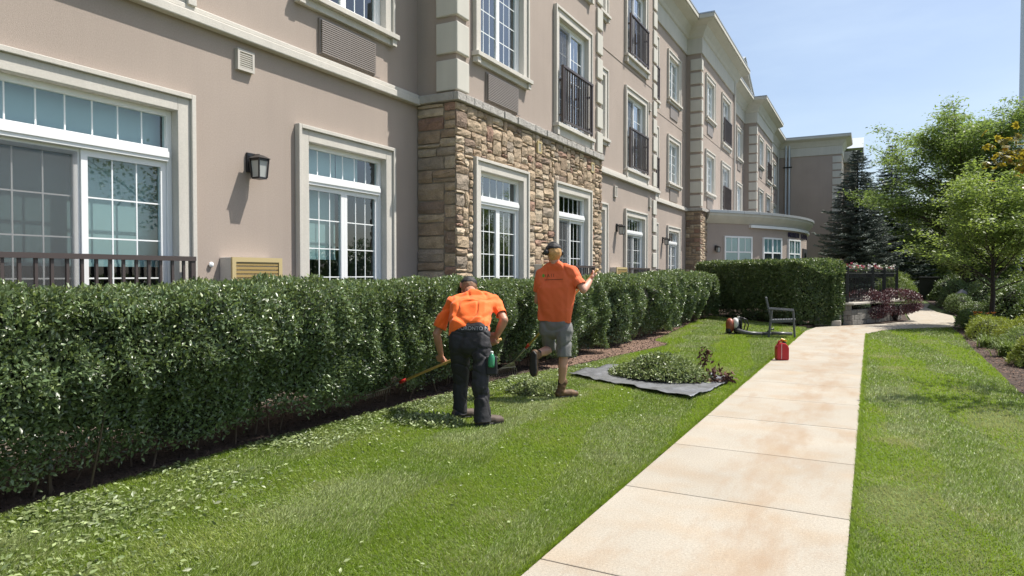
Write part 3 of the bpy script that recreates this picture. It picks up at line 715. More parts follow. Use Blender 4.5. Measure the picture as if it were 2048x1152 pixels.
sign = empty('wall_lettering', arc(RW + .02, (aa + ab) / 2) + Vector((0, 0, 3.2)), 'dark navy raised capital letters on the curved pavilion wall above its windows', 'lettering')
for i, ch in enumerate(txt):
    if ch == ' ': continue
    a = ang(1576 + 2.45 * i if i < 9 else 1602 + 3.0 * (i - 10)); me = font_mesh(ch, .34, .02); me.transform(Matrix.Diagonal((.8, 1, 1, 1))); p = arc(RW + .03, a); N = Vector((math.cos(a), math.sin(a), 0)); U = Vector((-N.y, N.x, 0))
    Mx = Matrix((( U.x, 0, N.x, p.x), (U.y, 0, N.y, p.y), (0, 1, 0, 3.22), (0, 0, 0, 1))); me.transform(Mx)
    link(me, 'letter', mt['letter'], sign)

# ------------------------------------------------------------------ far wing facing the camera
wing = empty('rear_wing', (-4, 57, 0), 'shaded three-storey wing wall facing the lawn, with cream quoins, beside the blue spruce', 'building')
WX = -2.05
MB().quad((-6.6, 57, 0), (WX, 57, 0), (WX, 57, 11.1), (-6.6, 57, 11.1)).build('wall', mt['stucco'], wing)
MB().box(PY(57), -6.5, WX, 7.2, 7.23, .001, .012).build('control_joint', mt['stucco'], wing)
MB().box(PY(57), -6.5, WX, 4.1, 4.13, .001, .012).build('control_joint', mt['stucco'], wing)
m = MB(); frw = PX(WX); holes = [opening(57.6, 59.3, f, 'window') for f in (2, 3)]; wall_sheet(m, frw, 57, 60.5, 0, 11.1, holes); m.build('wall', mt['stucco'], wing)
for f in (2, 3): window(wing, frw, 57.6, 59.3, f, 'window', 1)
b_ = bld; bld = wing
cornice(WX, 57, 60.4, .62, .3); cornice_side(57, -6.5, WX); quoins(WX, 57, .3, 1.0, 10.4, .60); quoins(WX + .9, 63, .3, 1.0, 10.4, .5)
bld = b_
MB().quad((WX, 60.5, 0), (WX - 2, 60.5, 0), (WX - 2, 60.5, 11.5), (WX, 60.5, 11.5)).build('side_wall', mt['stucco'], wing)
MB().wb(-14, WX - .05, 57.05, 75, 11.5, 11.7).build('roof', mt['flash'], wing)
MB().quad((WX - 2, 63, 0), (WX + .9, 63, 0), (WX + .9, 63, 11.6), (WX - 2, 63, 11.6)).build('wall', mt['stucco'], wing)
MB().quad((WX + .9, 63, 0), (WX + .9, 70, 0), (WX + .9, 70, 11.6), (WX + .9, 63, 11.6)).build('wall', mt['stucco'], wing)
q = MB(); q.add([(WX + 1.4, 62.5, 11.7), (WX + 1.4, 66.5, 13.2), (-9, 66.5, 13.2), (-9, 62.5, 11.7), (WX + 1.4, 62.5, 11.45), (WX + 1.4, 70.5, 11.45), (WX + 1.4, 70.5, 11.7), (-9, 70.5, 11.7)], [(0, 1, 2, 3), (0, 4, 5, 6, 1), (1, 6, 7, 2)]); q.build('gable_roof', mt['roofmetal'], wing)
MB().box(PY(63), -3.5, WX + 1.4, 10.6, 11.44, .001, .5).build('cornice', mt['cream'], wing)
for dx in (-5.90, -5.66):
    q = MB(); q.tube([(dx, 56.86, 3.0), (dx, 56.86, 11.75)], .075, 8); q.build('downpipe', mt['roofmetal'], wing)
for z in (9.6, 5.2): MB().wb(-6.1, -5.45, 56.76, 56.79, z, z + .1).build('pipe_bracket', mt['dark'], wing)

# ------------------------------------------------------------------ wall lanterns
def lantern(fr, u, z, label):
    root = empty('wall_lantern', fr.P(u, z, 0), label, 'wall lamp', 'lanterns on the residence walls')
    m = MB(); m.box(fr, u - .055, u + .055, z - .10, z + .12, .001, .03); m.build('back_plate', mt['black'], root, bevel=.006)
    m = MB(); m.tube([fr.P(u, z + .05, .02), fr.P(u, z + .09, .08), fr.P(u, z + .085, .155)], .014, 6); m.build('arm', mt['black'], root)
    c = fr.P(u, z, .155); S = Fr(c, fr.U, fr.N)
    m = MB(); h = .070
    m.add([S.P(-h - .02, .045, -h - .02), S.P(h + .02, .045, -h - .02), S.P(h + .02, .045, h + .02), S.P(-h - .02, .045, h + .02), S.P(-.03, .085, -.03), S.P(.03, .085, -.03), S.P(.03, .085, .03), S.P(-.03, .085, .03)], [(0, 1, 2, 3), (4, 7, 6, 5), (0, 4, 5, 1), (1, 5, 6, 2), (2, 6, 7, 3), (3, 7, 4, 0)]); m.build('roof', mt['black'], root)
    m = MB()
    for i in (-1, 1):
        for j in (-1, 1): m.bar(S.P(i * h, .045, j * h), S.P(i * h * .8, -.165, j * h * .8), .014, .014)
    m.box(S, -h * .8, h * .8, -.18, -.16, -h * .8, h * .8); m.box(S, -h * .97, h * .97, .02, .044, -h * .97, h * .97); m.build('cage', mt['black'], root)
    m = MB(); g = h * .86; m.add([S.P(-g, .02, -g), S.P(g, .02, -g), S.P(g, .02, g), S.P(-g, .02, g), S.P(-g * .8, -.16, -g * .8), S.P(g * .8, -.16, -g * .8), S.P(g * .8, -.16, g * .8), S.P(-g * .8, -.16, g * .8)], [(0, 4, 5, 1), (1, 5, 6, 2), (2, 6, 7, 3), (3, 7, 4, 0)]); m.build('glass', mt['lampglass'], root)
lantern(PX(A1), 5.53, 2.735, 'black square wall lantern on the stucco wall left of the stone bay')
lantern(PX(A2), 17.80, 2.735, 'black wall lantern just beyond the stone bay above the tan air conditioner box')
lantern(PX(A3), 25.0, 2.735, 'small black wall lantern beside the door next to the far stone pier')
a = ang(1431); p = arc(RW, a); N = Vector((math.cos(a), math.sin(a), 0)); lantern(Fr(p, Vector((-N.y, N.x, 0)), N), 0, 2.6, 'black wall lantern on the curved pavilion wall above the tall hedge')

# ------------------------------------------------------------------ hedges
def tubes_np(segs, n=5):
    """many tapered tubes: list of (points, radii)"""
    m = MB()
    for pts, rad in segs: m.tube(pts, rad, n, caps=False)
    return m

def hedge(name, label, group, a, b, thick, top, lean, dens, leafL, mat, bottom=.12, zbare=.5, lumps=(), seed=1, both=False, round_end=.25, stems=True, gaps=0.0, amp=.07, top_round=.12):
    """clipped hedge whose front foot line runs from a to b (x, y); `thick` behind it; the front leans out by `lean` at the top"""
    a, b = Vector((a[0], a[1], 0)), Vector((b[0], b[1], 0)); L = (b - a).length; D = (b - a).normalized(); Nf = Vector((D.y, -D.x, 0))   # outward = front
    root = empty(name, a + D * L / 2, label, 'hedge', group)
    r = np.random.default_rng(seed)
    def place(s, q, z):          # s along, q outward, z up -> world
        return np.array(a)[None] + s[:, None] * np.array(D)[None] + q[:, None] * np.array(Nf)[None] + z[:, None] * np.array([[0, 0, 1.0]])
    parts = []
    def faces():
        yield 'front', L * top; yield 'top', L * thick; yield 'end0', thick * top; yield 'end1', thick * top
        for k in ('c0f', 'c1f', 'c1b'): yield k, round_end * 1.57 * top
        if both: yield 'back', L * top * (both if both is not True else 1)
    for nm, area in faces():
        n = int(area * dens)
        if n < 10: continue
        u = r.uniform(0, 1, n); v = r.uniform(0, 1, n); depth = np.abs(r.normal(0, .055, n)) - .01
        if nm in ('front', 'back'):
            s = round_end * .7 + u * (L - 1.4 * round_end); z = bottom * .4 + (top - bottom * .4) * v ** .9
            zb_ = bottom * (.35 + .9 * np.clip(.5 + .5 * lump(np.stack([s, s * 0, s * 0], 1), 5.5, seed + 12), 0, 1.3)); keep = r.uniform(0, 1, n) < np.clip((z - zb_) / zbare + .1, 0, 1) ** .7
            s, z, depth = s[keep], z[keep], depth[keep]; v = v[keep]
            q = lean * np.clip((z - .12) / .74, 0, 1) - .10 * np.clip((z - top + .18) / .18, 0, 1) ** 2
            if nm == 'back': q = -thick - .15 * lean * z / top
            qn, sn, zn = (1.0, 0, .15) if nm == 'front' else (-1.0, 0, .1)
        elif nm == 'top':
            s = u * L; q = lean - v * (thick + lean); z = np.full(n, top); edge = np.minimum(v, 1 - v) * (thick + lean)
            z = z - .10 * np.clip((.16 - edge) / .16, 0, 1) ** 2
            qn, sn, zn = 0, 0, 1.0
        else:
            re = round_end; z = bottom + (top - bottom) * v
            if nm[0] == 'c':                        # rounded vertical corners
                th_ = -.15 + u * (math.pi / 2 + .3); fs = 1 if nm[2] == 'f' else -1
                so_ = re - re * np.sin(th_); s = so_ if nm[1] == '0' else L - so_
                q = (lean - re + re * np.cos(th_)) if fs > 0 else (-thick + re - re * np.cos(th_))
                qn, sn, zn = .7 * fs, (-.7 if nm[1] == '0' else .7), .1
            else:
                q = lean - re - u * (thick + lean - 2 * re); s = np.full(n, 0.0 if nm == 'end0' else L)
                qn, sn, zn = 0, (-1.0 if nm == 'end0' else 1.0), .1
        m_ = len(s); re = round_end
        if nm in ('front', 'back', 'top'):            # rounded ends
            e = np.minimum(s, L - s); cut = re * (1 - np.sqrt(np.clip(1 - (np.clip(re - e, 0, re) / re) ** 2, 0, 1)))
            if nm == 'top': q = np.clip(q, -thick + cut, lean - cut)
        e = np.minimum(s, L - s); z = z - top_round * np.clip((re - e) / re, 0, 1) ** 2 * np.clip(z / top, 0, 1) ** 3
        P = place(s, q, z)
        lm = lump(P, 5.0, seed + 3) * amp + lump(P, 14.0, seed + 4) * amp * .45
        for (ls, lw, ld) in lumps: lm = lm - ld * np.exp(-((s - ls) / lw) ** 2) * (1 if nm in ('front', 'top') else 0)
        off = lm - depth
        nrm = qn * np.array(Nf) + sn * np.array(D) + zn * np.array([0, 0, 1.0]); nrm = nrm / np.linalg.norm(nrm)
        scale_top = .75 if nm == 'top' else 1
        P = P + nrm[None] * (off * scale_top)[:, None] + r.normal(0, .008, P.shape)
        if gaps and nm == 'front':
            k = lump(P, 3.2, seed + 9) + (np.clip(.62 - z, 0, 1) * 1.6) * gaps
            keep = (k < .75) | (r.uniform(0, 1, len(P)) < .25); P = P[keep]; 
        ax = r.normal(size=P.shape) * .75 + nrm[None] * .55 + np.array([[0, 0, .35]])
        C = r.normal(size=P.shape) * .55 + nrm[None] * 1.0 + np.array([[0, 0, .5]])
        sz = leafL * r.uniform(.5, 1.4, len(P))
        parts.append(leaf_geo(P, ax, C, sz, sz * .45, .18))
    V, T = merge(parts); V[:, 2] = np.maximum(V[:, 2], .012)
    new = np.repeat(r.uniform(0, 1, len(T) // 2) < .02 + (.30 if both is False and not stems else .13) * np.clip((V[::4, 2] - top * .55) / (top * .45), 0, 1) ** 1.5, 2)  # pale leaves gather upward, putting the sunlit top into leaf colour
    tag(mesh_np('foliage', V, T[~new], mat, root), kind='stuff'); tag(mesh_np('pale_leaves', V, T[new], mt['leafN'], root), kind='stuff')
    # solid dark core added to stop light showing through the leaves
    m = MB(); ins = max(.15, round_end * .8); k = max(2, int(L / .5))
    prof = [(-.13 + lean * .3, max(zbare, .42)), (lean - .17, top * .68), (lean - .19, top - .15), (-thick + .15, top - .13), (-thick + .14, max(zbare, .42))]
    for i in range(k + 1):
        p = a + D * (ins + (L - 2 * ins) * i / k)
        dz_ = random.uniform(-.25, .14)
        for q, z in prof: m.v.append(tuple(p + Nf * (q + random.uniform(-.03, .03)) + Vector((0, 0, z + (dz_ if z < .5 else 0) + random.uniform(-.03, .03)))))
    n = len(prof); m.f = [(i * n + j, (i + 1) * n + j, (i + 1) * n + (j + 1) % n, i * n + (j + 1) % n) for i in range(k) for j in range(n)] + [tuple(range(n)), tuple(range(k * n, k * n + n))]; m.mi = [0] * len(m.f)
    m.build('dark_core', mt['core'], root)
    if stems:
        segs = []
        for i in range(int(L / .16)):
            s = random.uniform(.1, L - .1); q = random.uniform(-thick * .75, -.05); p = a + D * s + Nf * q
            t = Vector((random.uniform(-.25, .25), 0, 0)); tip = p + D * random.uniform(-.3, .3) + Nf * random.uniform(-.15, .25) + Vector((0, 0, random.uniform(.6, .95)))
            mid = (p + tip) / 2 + Vector((random.uniform(-.05, .05), random.uniform(-.05, .05), 0))
            rr = random.uniform(.006, .014); segs.append(([p, mid, tip], [rr, rr * .8, rr * .5]))
        tag(tubes_np(segs).build('stems', mt['stem'], root), kind='stuff')
    return root

GH = 'clipped hedges along the residence'
hedge('hedge', 'long clipped hedge in front of the building, reaching from the picture edge to the workers', GH, (-4.80, .6), (-4.78, 10.15), .64, 1.40, .36, 10200, .038, mt['leafA'],
      bottom=.22, zbare=.26, lumps=[(8.3, .2, .2), (5.2, .3, .06), (2.6, .3, .06)], seed=11, amp=.085, gaps=.75, both=.45)
hedge('hedge', 'short hedge block right behind the taller standing worker', GH, (-4.72, 10.3), (-4.70, 12.65), .68, 1.41, .33, 7200, .040, mt['leafA'], zbare=.35, seed=21, gaps=.4, round_end=.42, amp=.11, top_round=.26)
hedge('hedge', 'hedge block bulging over the dug soil corner beyond the workers', GH, (-4.68, 13.05), (-4.62, 17.3), .75, 1.43, .33, 4200, .05, mt['leafA'], zbare=.35, seed=31, gaps=.3, round_end=.5, lumps=[(2.0, .28, .26)], amp=.11, top_round=.26)
hedge('hedge', 'farthest rounded hedge block of the row, ending before the tall hedge', GH, (-4.80, 17.5), (-4.85, 24.0), .95, 1.50, .33, 2600, .06, mt['leafA'], zbare=.45, seed=41, gaps=.2, round_end=.6, lumps=[(1.7, .3, .28), (3.5, .3, .28), (5.2, .3, .28)], amp=.11, top_round=.28)
hedge('tall_hedge', 'tall dense flat-topped hedge with rounded end standing behind the grey chair', GH, (-5.95, 26.1), (-1.50, 21.3), 1.5, 1.90, .15, 2700, .072, mt['leafB'], bottom=.05, zbare=.12, seed=51, stems=False, round_end=.75, amp=.05, top_round=.42)

# ------------------------------------------------------------------ lawn blades
def in_poly(P, poly):
    x, y = P[:, 0], P[:, 1]; c = np.zeros(len(P), bool); n = len(poly)
    for i in range(n):
        x0, y0 = poly[i]; x1, y1 = poly[(i + 1) % n]
        k = ((y0 > y) != (y1 > y)) & (x < (x1 - x0) * (y - y0) / (y1 - y0 + 1e-12) + x0); c ^= k
    return c
def in_view(P, margin=1.2):
    f = np.array([-math.sin(YAW), math.cos(YAW)]); r_ = np.array([math.cos(YAW), math.sin(YAW)])
    d = P[:, :2] @ f; l = P[:, :2] @ r_
    return (d > 1.3) & (np.abs(l) < d * 1024 / FPX + margin)
def lawn(name, poly, label, n_try, seed, dead=()):
    r = np.random.default_rng(seed); xs = [p[0] for p in poly]; ys = [max(p[1], .3) for p in poly]
    P = np.stack([r.uniform(min(xs), max(xs), n_try), r.uniform(min(ys), max(ys), n_try)], 1)
    d = np.linalg.norm(P, axis=1); acc = np.clip((4.3 / d) ** 1.7, .035, 1); k = (r.uniform(0, 1, n_try) < acc) & in_view(P)
    P, d, acc = P[k], d[k], acc[k]; k = in_poly(P, poly); P, d, acc = P[k], d[k], acc[k]; n = len(P)
    grow = np.minimum(acc ** -.5, 4.2)
    P3 = np.stack([P[:, 0], P[:, 1], np.zeros(n)], 1)
    patch = lump(P3, 2.3, 5); patch2 = lump(P3, 7, 6)
    # mowing: strips laid over one way or the other
    strip = np.sign(np.sin((P[:, 0] * .80 + P[:, 1] * .12) * math.pi / .55 + .6 * patch))
    lean = np.stack([.25 * patch2 + .15 * strip, .55 * strip, np.zeros(n)], 1)
    A = np.stack([r.normal(0, .5, n), r.normal(0, .5, n), r.uniform(.6, 1.1, n)], 1) + lean
    A = unit(A); Lb = (.024 + .005 * patch2) * r.uniform(.6, 1.4, n) * grow ** .35; Wb = .0047 * grow * r.uniform(.7, 1.3, n)
    B = unit(np.cross(A, r.normal(size=(n, 3))))
    V = np.stack([P3 - B * Wb[:, None] / 2, P3 + B * Wb[:, None] / 2, P3 + A * Lb[:, None]], 1)
    dm = np.zeros(n)
    for (x, y, rx, ry) in dead: dm = np.maximum(dm, 1 - ((P[:, 0] - x) / rx) ** 2 - ((P[:, 1] - y) / ry) ** 2)
    band = sum(np.exp(-((P[:, 0] - bx + .12 * patch) / bw) ** 2) for bx, bw in ((-1.95, .22), (-3.25, .26), (-4.3, .2), (.35, .22), (1.15, .25)))
    strip = np.where(band > .45, 1, strip); pale = r.uniform(0, 1, n) < .04 + .42 * band * np.clip(.55 + .6 * patch2 + .5 * patch, 0, 1.3) + .05 + .48 * np.clip(patch * .8 + patch2 * .5 + .35 * strip, 0, 1) + .45 * np.clip(dm, 0, 1)  # mow-stripe sheen put into colour as paler blades, plus dry patches
    for sel, nm, mat in ((~pale, name, mt['grass']), (pale, name + '_sheen_and_dry', mt['grasspale'])):
        v = V[sel].reshape(-1, 3); t = np.arange(len(v)).reshape(-1, 3)
        tag(mesh_np(nm, v, t, mat), label if nm == name else label.replace('green', 'paler, sheen-tinted and dry'), 'grass', kind='stuff')
    print(name, n)
def edge_grass(name, label, x, out, seed):
    r = np.random.default_rng(seed); n = 26000; y = .8 + 18.4 * r.uniform(0, 1, n) ** 1.7; P = np.stack([x - out * np.abs(r.normal(0, .018, n)), y, np.zeros(n)], 1)
    keep = in_view(P) & (lump(P, 9, seed) + r.normal(0, .5, n) > -.4); P = P[keep]; y = y[keep]; n = len(P); A = unit(np.stack([out * r.uniform(.1, 1.1, n), r.normal(0, .5, n), r.uniform(.4, 1, n)], 1)); B = unit(np.cross(A, r.normal(size=(n, 3)))); g_ = np.clip(y / 5, 1, 3)[:, None]
    V = np.stack([P - B * .0026 * g_, P + B * .0026 * g_, P + A * (.034 * r.uniform(.5, 1.3, n))[:, None] * g_ ** .4], 1).reshape(-1, 3); tag(mesh_np(name, V, np.arange(len(V)).reshape(-1, 3), mt['grass']), label, 'grass', kind='stuff')
edge_grass('edge_grass', 'grass fringe creeping over the path edge on the hedge side', -1.535, 1, 63)
edge_grass('edge_grass', 'grass fringe creeping over the path edge on the shrub bed side', -.085, -1, 64)
lawn('lawn_grass', LAWN_L, 'mown green lawn between the hedge and the concrete path', 2350000, 61, dead=[])
lawn('side_lawn_grass', LAWN_R, 'mown green lawn strip on the far side of the path beside the shrub bed', 1150000, 62, dead=[(1.25, 7.8, .55, 2.0), (1.1, 6.0, .3, .6)])

# ------------------------------------------------------------------ trees and shrubs
def tree(name, label, base, height, r_trunk, crown, nbr, nleaf, leaf, mat, seed, group=None, first=.3, flat=.35, up=.35, sub=6, droop=0.0, leanv=(0, 0), dark=None, wid=.4, clump=.22):
    """trunk, limbs and a crown of leaf sprays; crown(h in 0..1) gives the limb length"""
    r = random.Random(seed); g = np.random.default_rng(seed); base = Vector(base)
    root = empty(name, base, label, 'tree', group); segs = []; tips = []
    k = 8; tr = []
    for i in range(k + 1):
        f = i / k; tr.append(base + Vector((leanv[0] * f + r.uniform(-.03, .03) * height * .12 * (f > 0), leanv[1] * f + r.uniform(-.03, .03) * height * .12 * (f > 0), height * .93 * f)))
    segs.append((tr, [r_trunk * (1.15 - .95 * i / k) for i in range(k + 1)]))
    def on_trunk(f):
        x = f * k; i = min(int(x), k - 1); return tr[i].lerp(tr[i + 1], x - i)
    for b in range(nbr):
        f = first + (1 - first) * (b + r.uniform(0, .8)) / nbr; az = b * 2.399 + r.uniform(-.4, .4); ln = crown((f - first) / (1 - first)) * r.uniform(.7, 1.15)
        p0 = on_trunk(min(f, .97)); d = Vector((math.cos(az), math.sin(az), up * r.uniform(.6, 1.5) * (1.2 - .3 * f))).normalized(); pts = [p0]; p = p0.copy()
        for s in range(5):
            d = (d + Vector((r.uniform(-.2, .2), r.uniform(-.2, .2), r.uniform(-.12, .14) - droop * s * .1))).normalized(); p = p + d * ln / 5; pts.append(p.copy())
        rb = max(.010, r_trunk * .42 * (1 - .6 * f)); segs.append((pts, [rb * (1 - .16 * i) for i in range(6)]))
        for s in range(sub):
            t = .25 + .75 * (s + r.random()) / sub; x = t * 5; i = min(int(x), 4); q0 = pts[i].lerp(pts[i + 1], x - i)
            a2 = r.uniform(0, 6.28); d2 = (d * .6 + Vector((math.cos(a2), math.sin(a2), r.uniform(-.25, .45)))).normalized(); l2 = ln * r.uniform(.22, .45) * (1.1 - .4 * t)
            q1 = q0 + d2 * l2 * .5 + Vector((0, 0, r.uniform(-.03, .05))); q2 = q0 + d2 * l2 + Vector((0, 0, -droop * .2 * l2)); segs.append(([q0, q1, q2], [rb * .38, rb * .28, rb * .12]))
            for w_ in (.35, .6, .8, 1.0): tips.append(q0.lerp(q2, w_))
        tips.append(pts[-1]); tips.append(pts[-2])
    trunk = tubes_np(segs[:1], 8).build('trunk', mt['bark'], root, smooth=True)
    tubes_np(segs[1:], 5).build('limbs', mt['bark'], root, smooth=True)
    T = np.array([tuple(t) for t in tips]); idx = g.integers(0, len(T), nleaf)
    P = T[idx] + g.normal(0, 1, (nleaf, 3)) * np.array([[clump, clump, clump * flat]])
    A = g.normal(size=(nleaf, 3)) * np.array([[1, 1, .35]]) + np.array([[0, 0, -.15]]); C = g.normal(size=(nleaf, 3)) * .5 + np.array([[0, 0, 1.0]])
    sz = leaf * g.uniform(.6, 1.3, nleaf); V, Tt = leaf_geo(P, A, C, sz, sz * wid, .12)
    tag(mesh_np('crown', V, Tt, mat, root), kind='stuff')
    return root
def spruce(name, label, base, height, rad, mat, seed, whorls=46):
    r = random.Random(seed); g = np.random.default_rng(seed); base = Vector(base); root = empty(name, base, label, 'tree', 'spruce trees by the rear wing')
    tubes_np([([base, base + Vector((0, 0, height * .5)), base + Vector((0, 0, height))], [.16, .09, .012])], 7).build('trunk', mt['bark'], root)
    parts = []; segs = []
    for i in range(whorls):
        f = (i + .5) / whorls; z = .25 + (height - .25) * f ** .92; ln = rad * (1 - f) ** .82 * r.uniform(.85, 1.08) + .10; nb = 9 if f < .8 else 6
        for j in range(nb):
            az = j * 6.283 / nb + i * 1.1 + r.uniform(-.25, .25); l = ln * r.uniform(.72, 1.12); d = Vector((math.cos(az), math.sin(az), 0)); p0 = base + Vector((0, 0, z))
            def pt(t): return p0 + d * l * t + Vector((0, 0, -l * .30 * t + l * .22 * t * t * t + (.25 * l if f > .85 else 0) * t))
            segs.append(([pt(0), pt(.5), pt(1)], [.016, .010, .004]))
            nt_ = max(4, int(l * 11)); side = Vector((-d.y, d.x, 0))
            ts = np.linspace(.12, 1, nt_)
            for t in ts:
                q = pt(t); m_ = 10; sl = (.10 + .34 * l * (1 - t) * .55 + .06)
                dirs = g.uniform(-1, 1, m_)
                A = np.array(d)[None] * (.5 + .3 * g.uniform(size=(m_, 1))) + np.array(side)[None] * dirs[:, None] * 1.1 + np.array([[0, 0, 1.0]]) * g.uniform(-.35, .25, (m_, 1))
                P = np.array(q)[None] + np.array(side)[None] * (dirs * sl * .6)[:, None] + g.normal(0, .025, (m_, 3))
                parts.append((P, A))
    P = np.concatenate([p for p, _ in parts]); A = np.concatenate([a for _, a in parts]); n = len(P); sz = g.uniform(.11, .23, n)
    V, T = leaf_geo(P, A, np.array([[0, 0, 1.0]]) + g.normal(0, .5, (n, 3)), sz, sz * .26, .3)
    tubes_np(segs, 4).build('limbs', mt['bark'], root); tag(mesh_np('crown', V, T, mat, root), kind='stuff'); print(name, n)
def shrub(name, label, cat, c, rad, n, leaf, mat, seed, group=None, core=True, amp=.12, lift=0.0, wid=.5, stems=0, flowers=None, box=0.0):
    """a mound of leaves on its stems; rad = (rx, ry, height)"""
    g = np.random.default_rng(seed); r = random.Random(seed); root = empty(name, (c[0], c[1], 0), label, cat, group)
    d = rand_dirs(n); d[:, 2] = np.abs(d[:, 2]) if lift == 0 else d[:, 2]
    if box: d = np.sign(d) * np.abs(d) ** (1 - box); d = d / np.maximum(np.linalg.norm(d, axis=1, keepdims=True) ** (1 - box), .3)
    R3 = np.array([rad[0], rad[1], rad[2] * (1 if lift == 0 else .5)])
    cz = 0.02 if lift == 0 else lift + rad[2] * .5
    rr = 1 - np.abs(g.normal(0, .09, n)); P = d * R3 * rr[:, None]
    P = P * (1 + (lump(P + seed, 6 / max(rad[0], .3), seed) * amp + lump(P + seed, 16 / max(rad[0], .3), seed + 1) * amp * .5)[:, None]) + np.array([c[0], c[1], cz])
    P[:, 2] = np.maximum(P[:, 2], .03)
    A = d * .7 + g.normal(size=(n, 3)) * .7; C = d + np.array([[0, 0, .5]]) + g.normal(0, .5, (n, 3)); sz = leaf * g.uniform(.6, 1.3, n)
    V, T = leaf_geo(P, A, C, sz, sz * wid, .15); tag(mesh_np('foliage', V, T, mat, root), kind='stuff')
    if core:  # added solid core, keeps light from passing through the mound
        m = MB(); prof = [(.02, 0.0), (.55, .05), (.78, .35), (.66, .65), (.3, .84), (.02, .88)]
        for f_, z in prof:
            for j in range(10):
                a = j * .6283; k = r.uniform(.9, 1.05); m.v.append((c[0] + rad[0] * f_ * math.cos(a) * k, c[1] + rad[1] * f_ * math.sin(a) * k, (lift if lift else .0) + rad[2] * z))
        m.f = [(i * 10 + j, i * 10 + (j + 1) % 10, (i + 1) * 10 + (j + 1) % 10, (i + 1) * 10 + j) for i in range(len(prof) - 1) for j in range(10)]; m.mi = [0] * len(m.f); m.build('dark_core', mt['core'], root)
    if stems:
        tubes_np([([(c[0] + r.uniform(-.06, .06), c[1] + r.uniform(-.06, .06), 0), (c[0] + r.uniform(-.2, .2) * rad[0], c[1] + r.uniform(-.2, .2) * rad[1], lift * .7), (c[0] + r.uniform(-.7, .7) * rad[0], c[1] + r.uniform(-.7, .7) * rad[1], lift + rad[2] * .4)], [.028, .02, .01]) for _ in range(stems)], 5).build('stem_cluster', mt['bark'], root)['kind'] = 'stuff'
    if flowers:
        fm, nf, fs = flowers; i = g.integers(0, n, nf); Pf = P[i] + d[i] * .04; m_ = np.repeat(Pf, 5, 0); A = rand_dirs(nf * 5); A[:, 2] = np.abs(A[:, 2]); v, t = leaf_geo(m_, A, rand_dirs(nf * 5), fs, fs * .7, .1); mesh_np('flowers', v, t, fm, root)
    return root
def tuft(name, label, c, n, ln, mat, seed, group, fl=None):
    g = np.random.default_rng(seed); root = empty(name, (c[0], c[1], 0), label, 'plant', group)
    az = g.uniform(0, 6.283, n); outl = g.uniform(.25, 1.0, n); L = ln * g.uniform(.7, 1.15, n); P = np.array([c[0], c[1], 0.0]) + g.normal(0, .07, (n, 3)) * [1, 1, 0]
    H = np.stack([np.cos(az), np.sin(az), np.zeros(n)], 1); W = np.stack([-np.sin(az), np.cos(az), np.zeros(n)], 1) * .012; Z = np.array([[0, 0, 1.0]]); rows = []
    for t in (0, .35, .7, 1.0):
        p = P + H * (outl * L * t ** 1.5 * .85)[:, None] + Z * (L * (t * 1.0 - .75 * outl * t ** 2.4))[:, None]; ww = W * (1 - t * .85); rows += [p - ww, p + ww]
    V = np.stack(rows, 1).reshape(-1, 3); i = np.arange(n)[:, None] * 8; T = np.concatenate([i + [k, k + 1, k + 3] for k in (0, 2, 4)] + [i + [k, k + 3, k + 2] for k in (0, 2, 4)], 1).reshape(-1, 3)
    V[:, 2] = np.maximum(V[:, 2], .012)
    tag(mesh_np('leaf_blades', V, T, mat, root), kind='stuff')
    if fl:
        for k in range(fl):
            a = g.uniform(0, 6.283); q = np.array([c[0] + .2 * math.cos(a), c[1] + .2 * math.sin(a), ln * g.uniform(.85, 1.05)]); MB().tube([(c[0], c[1], 0), tuple((q + [c[0], c[1], 0]) / 2 + [0, 0, .1]), tuple(q)], .004, 4).build('flower_stalk', mt['lily'], root)
            v, t = leaf_geo(np.repeat(q[None], 6, 0), unit(np.stack([np.cos(np.arange(6) * 1.047), np.sin(np.arange(6) * 1.047), np.full(6, .7)], 1)), np.tile([[0, 0, 1.0]], (6, 1)), .085, .035, .2); mesh_np('flower', v, t, mt['orange_fl'], root)

tree('locust_tree', 'small airy locust tree with thin dark trunk standing in the shrub bed beside the path', (3.03, 23.4, 0), 3.9, .065, lambda h: 2.0 * (1 - .5 * h) + .25, 36, 22000, .105, mt['locust2'], 71, 'locust trees', first=.28, flat=.38, up=.60, sub=7, clump=.16)
tree('locust_tree', 'large spreading locust tree rising highest behind the smaller one', (3.9, 38.5, 0), 7.9, .17, lambda h: 4.5 * math.sin(math.pi * min(1, (.12 + .74 * h))) ** .8, 62, 86000, .16, mt['locust'], 72, 'locust trees', first=.14, flat=.42, up=.55, sub=9, clump=.25, leanv=(.1, 0))
tree('locust_tree', 'locust tree at the picture edge behind the flagpole', (6.6, 41.0, 0), 7.0, .15, lambda h: 3.8 * math.sin(math.pi * min(1, (.25 + .70 * h))) ** .8, 38, 36000, .19, mt['locust'], 73, 'locust trees', first=.15, flat=.6, up=.7, sub=8, clump=.28)
tree('leafy_tree', 'bushy green tree between the dark spruce and the large locust', (3.0, 55, 0), 6.2, .15, lambda h: 2.5 * math.sin(math.pi * min(1, .2 + .75 * h)) ** .7, 36, 26000, .21, mt['bush'], 74, 'trees beyond the path', first=.10, flat=.45, up=.4, sub=7, clump=.28)
tree('leafy_tree', 'dark green tree filling the gap behind the large locust trunk', (6.5, 56, 0), 7.6, .16, lambda h: 3.6 * math.sin(math.pi * min(1, .2 + .75 * h)) ** .7, 36, 26000, .23, mt['bush'], 75, 'trees beyond the path', first=.06, flat=.5, up=.35, sub=7, clump=.32)
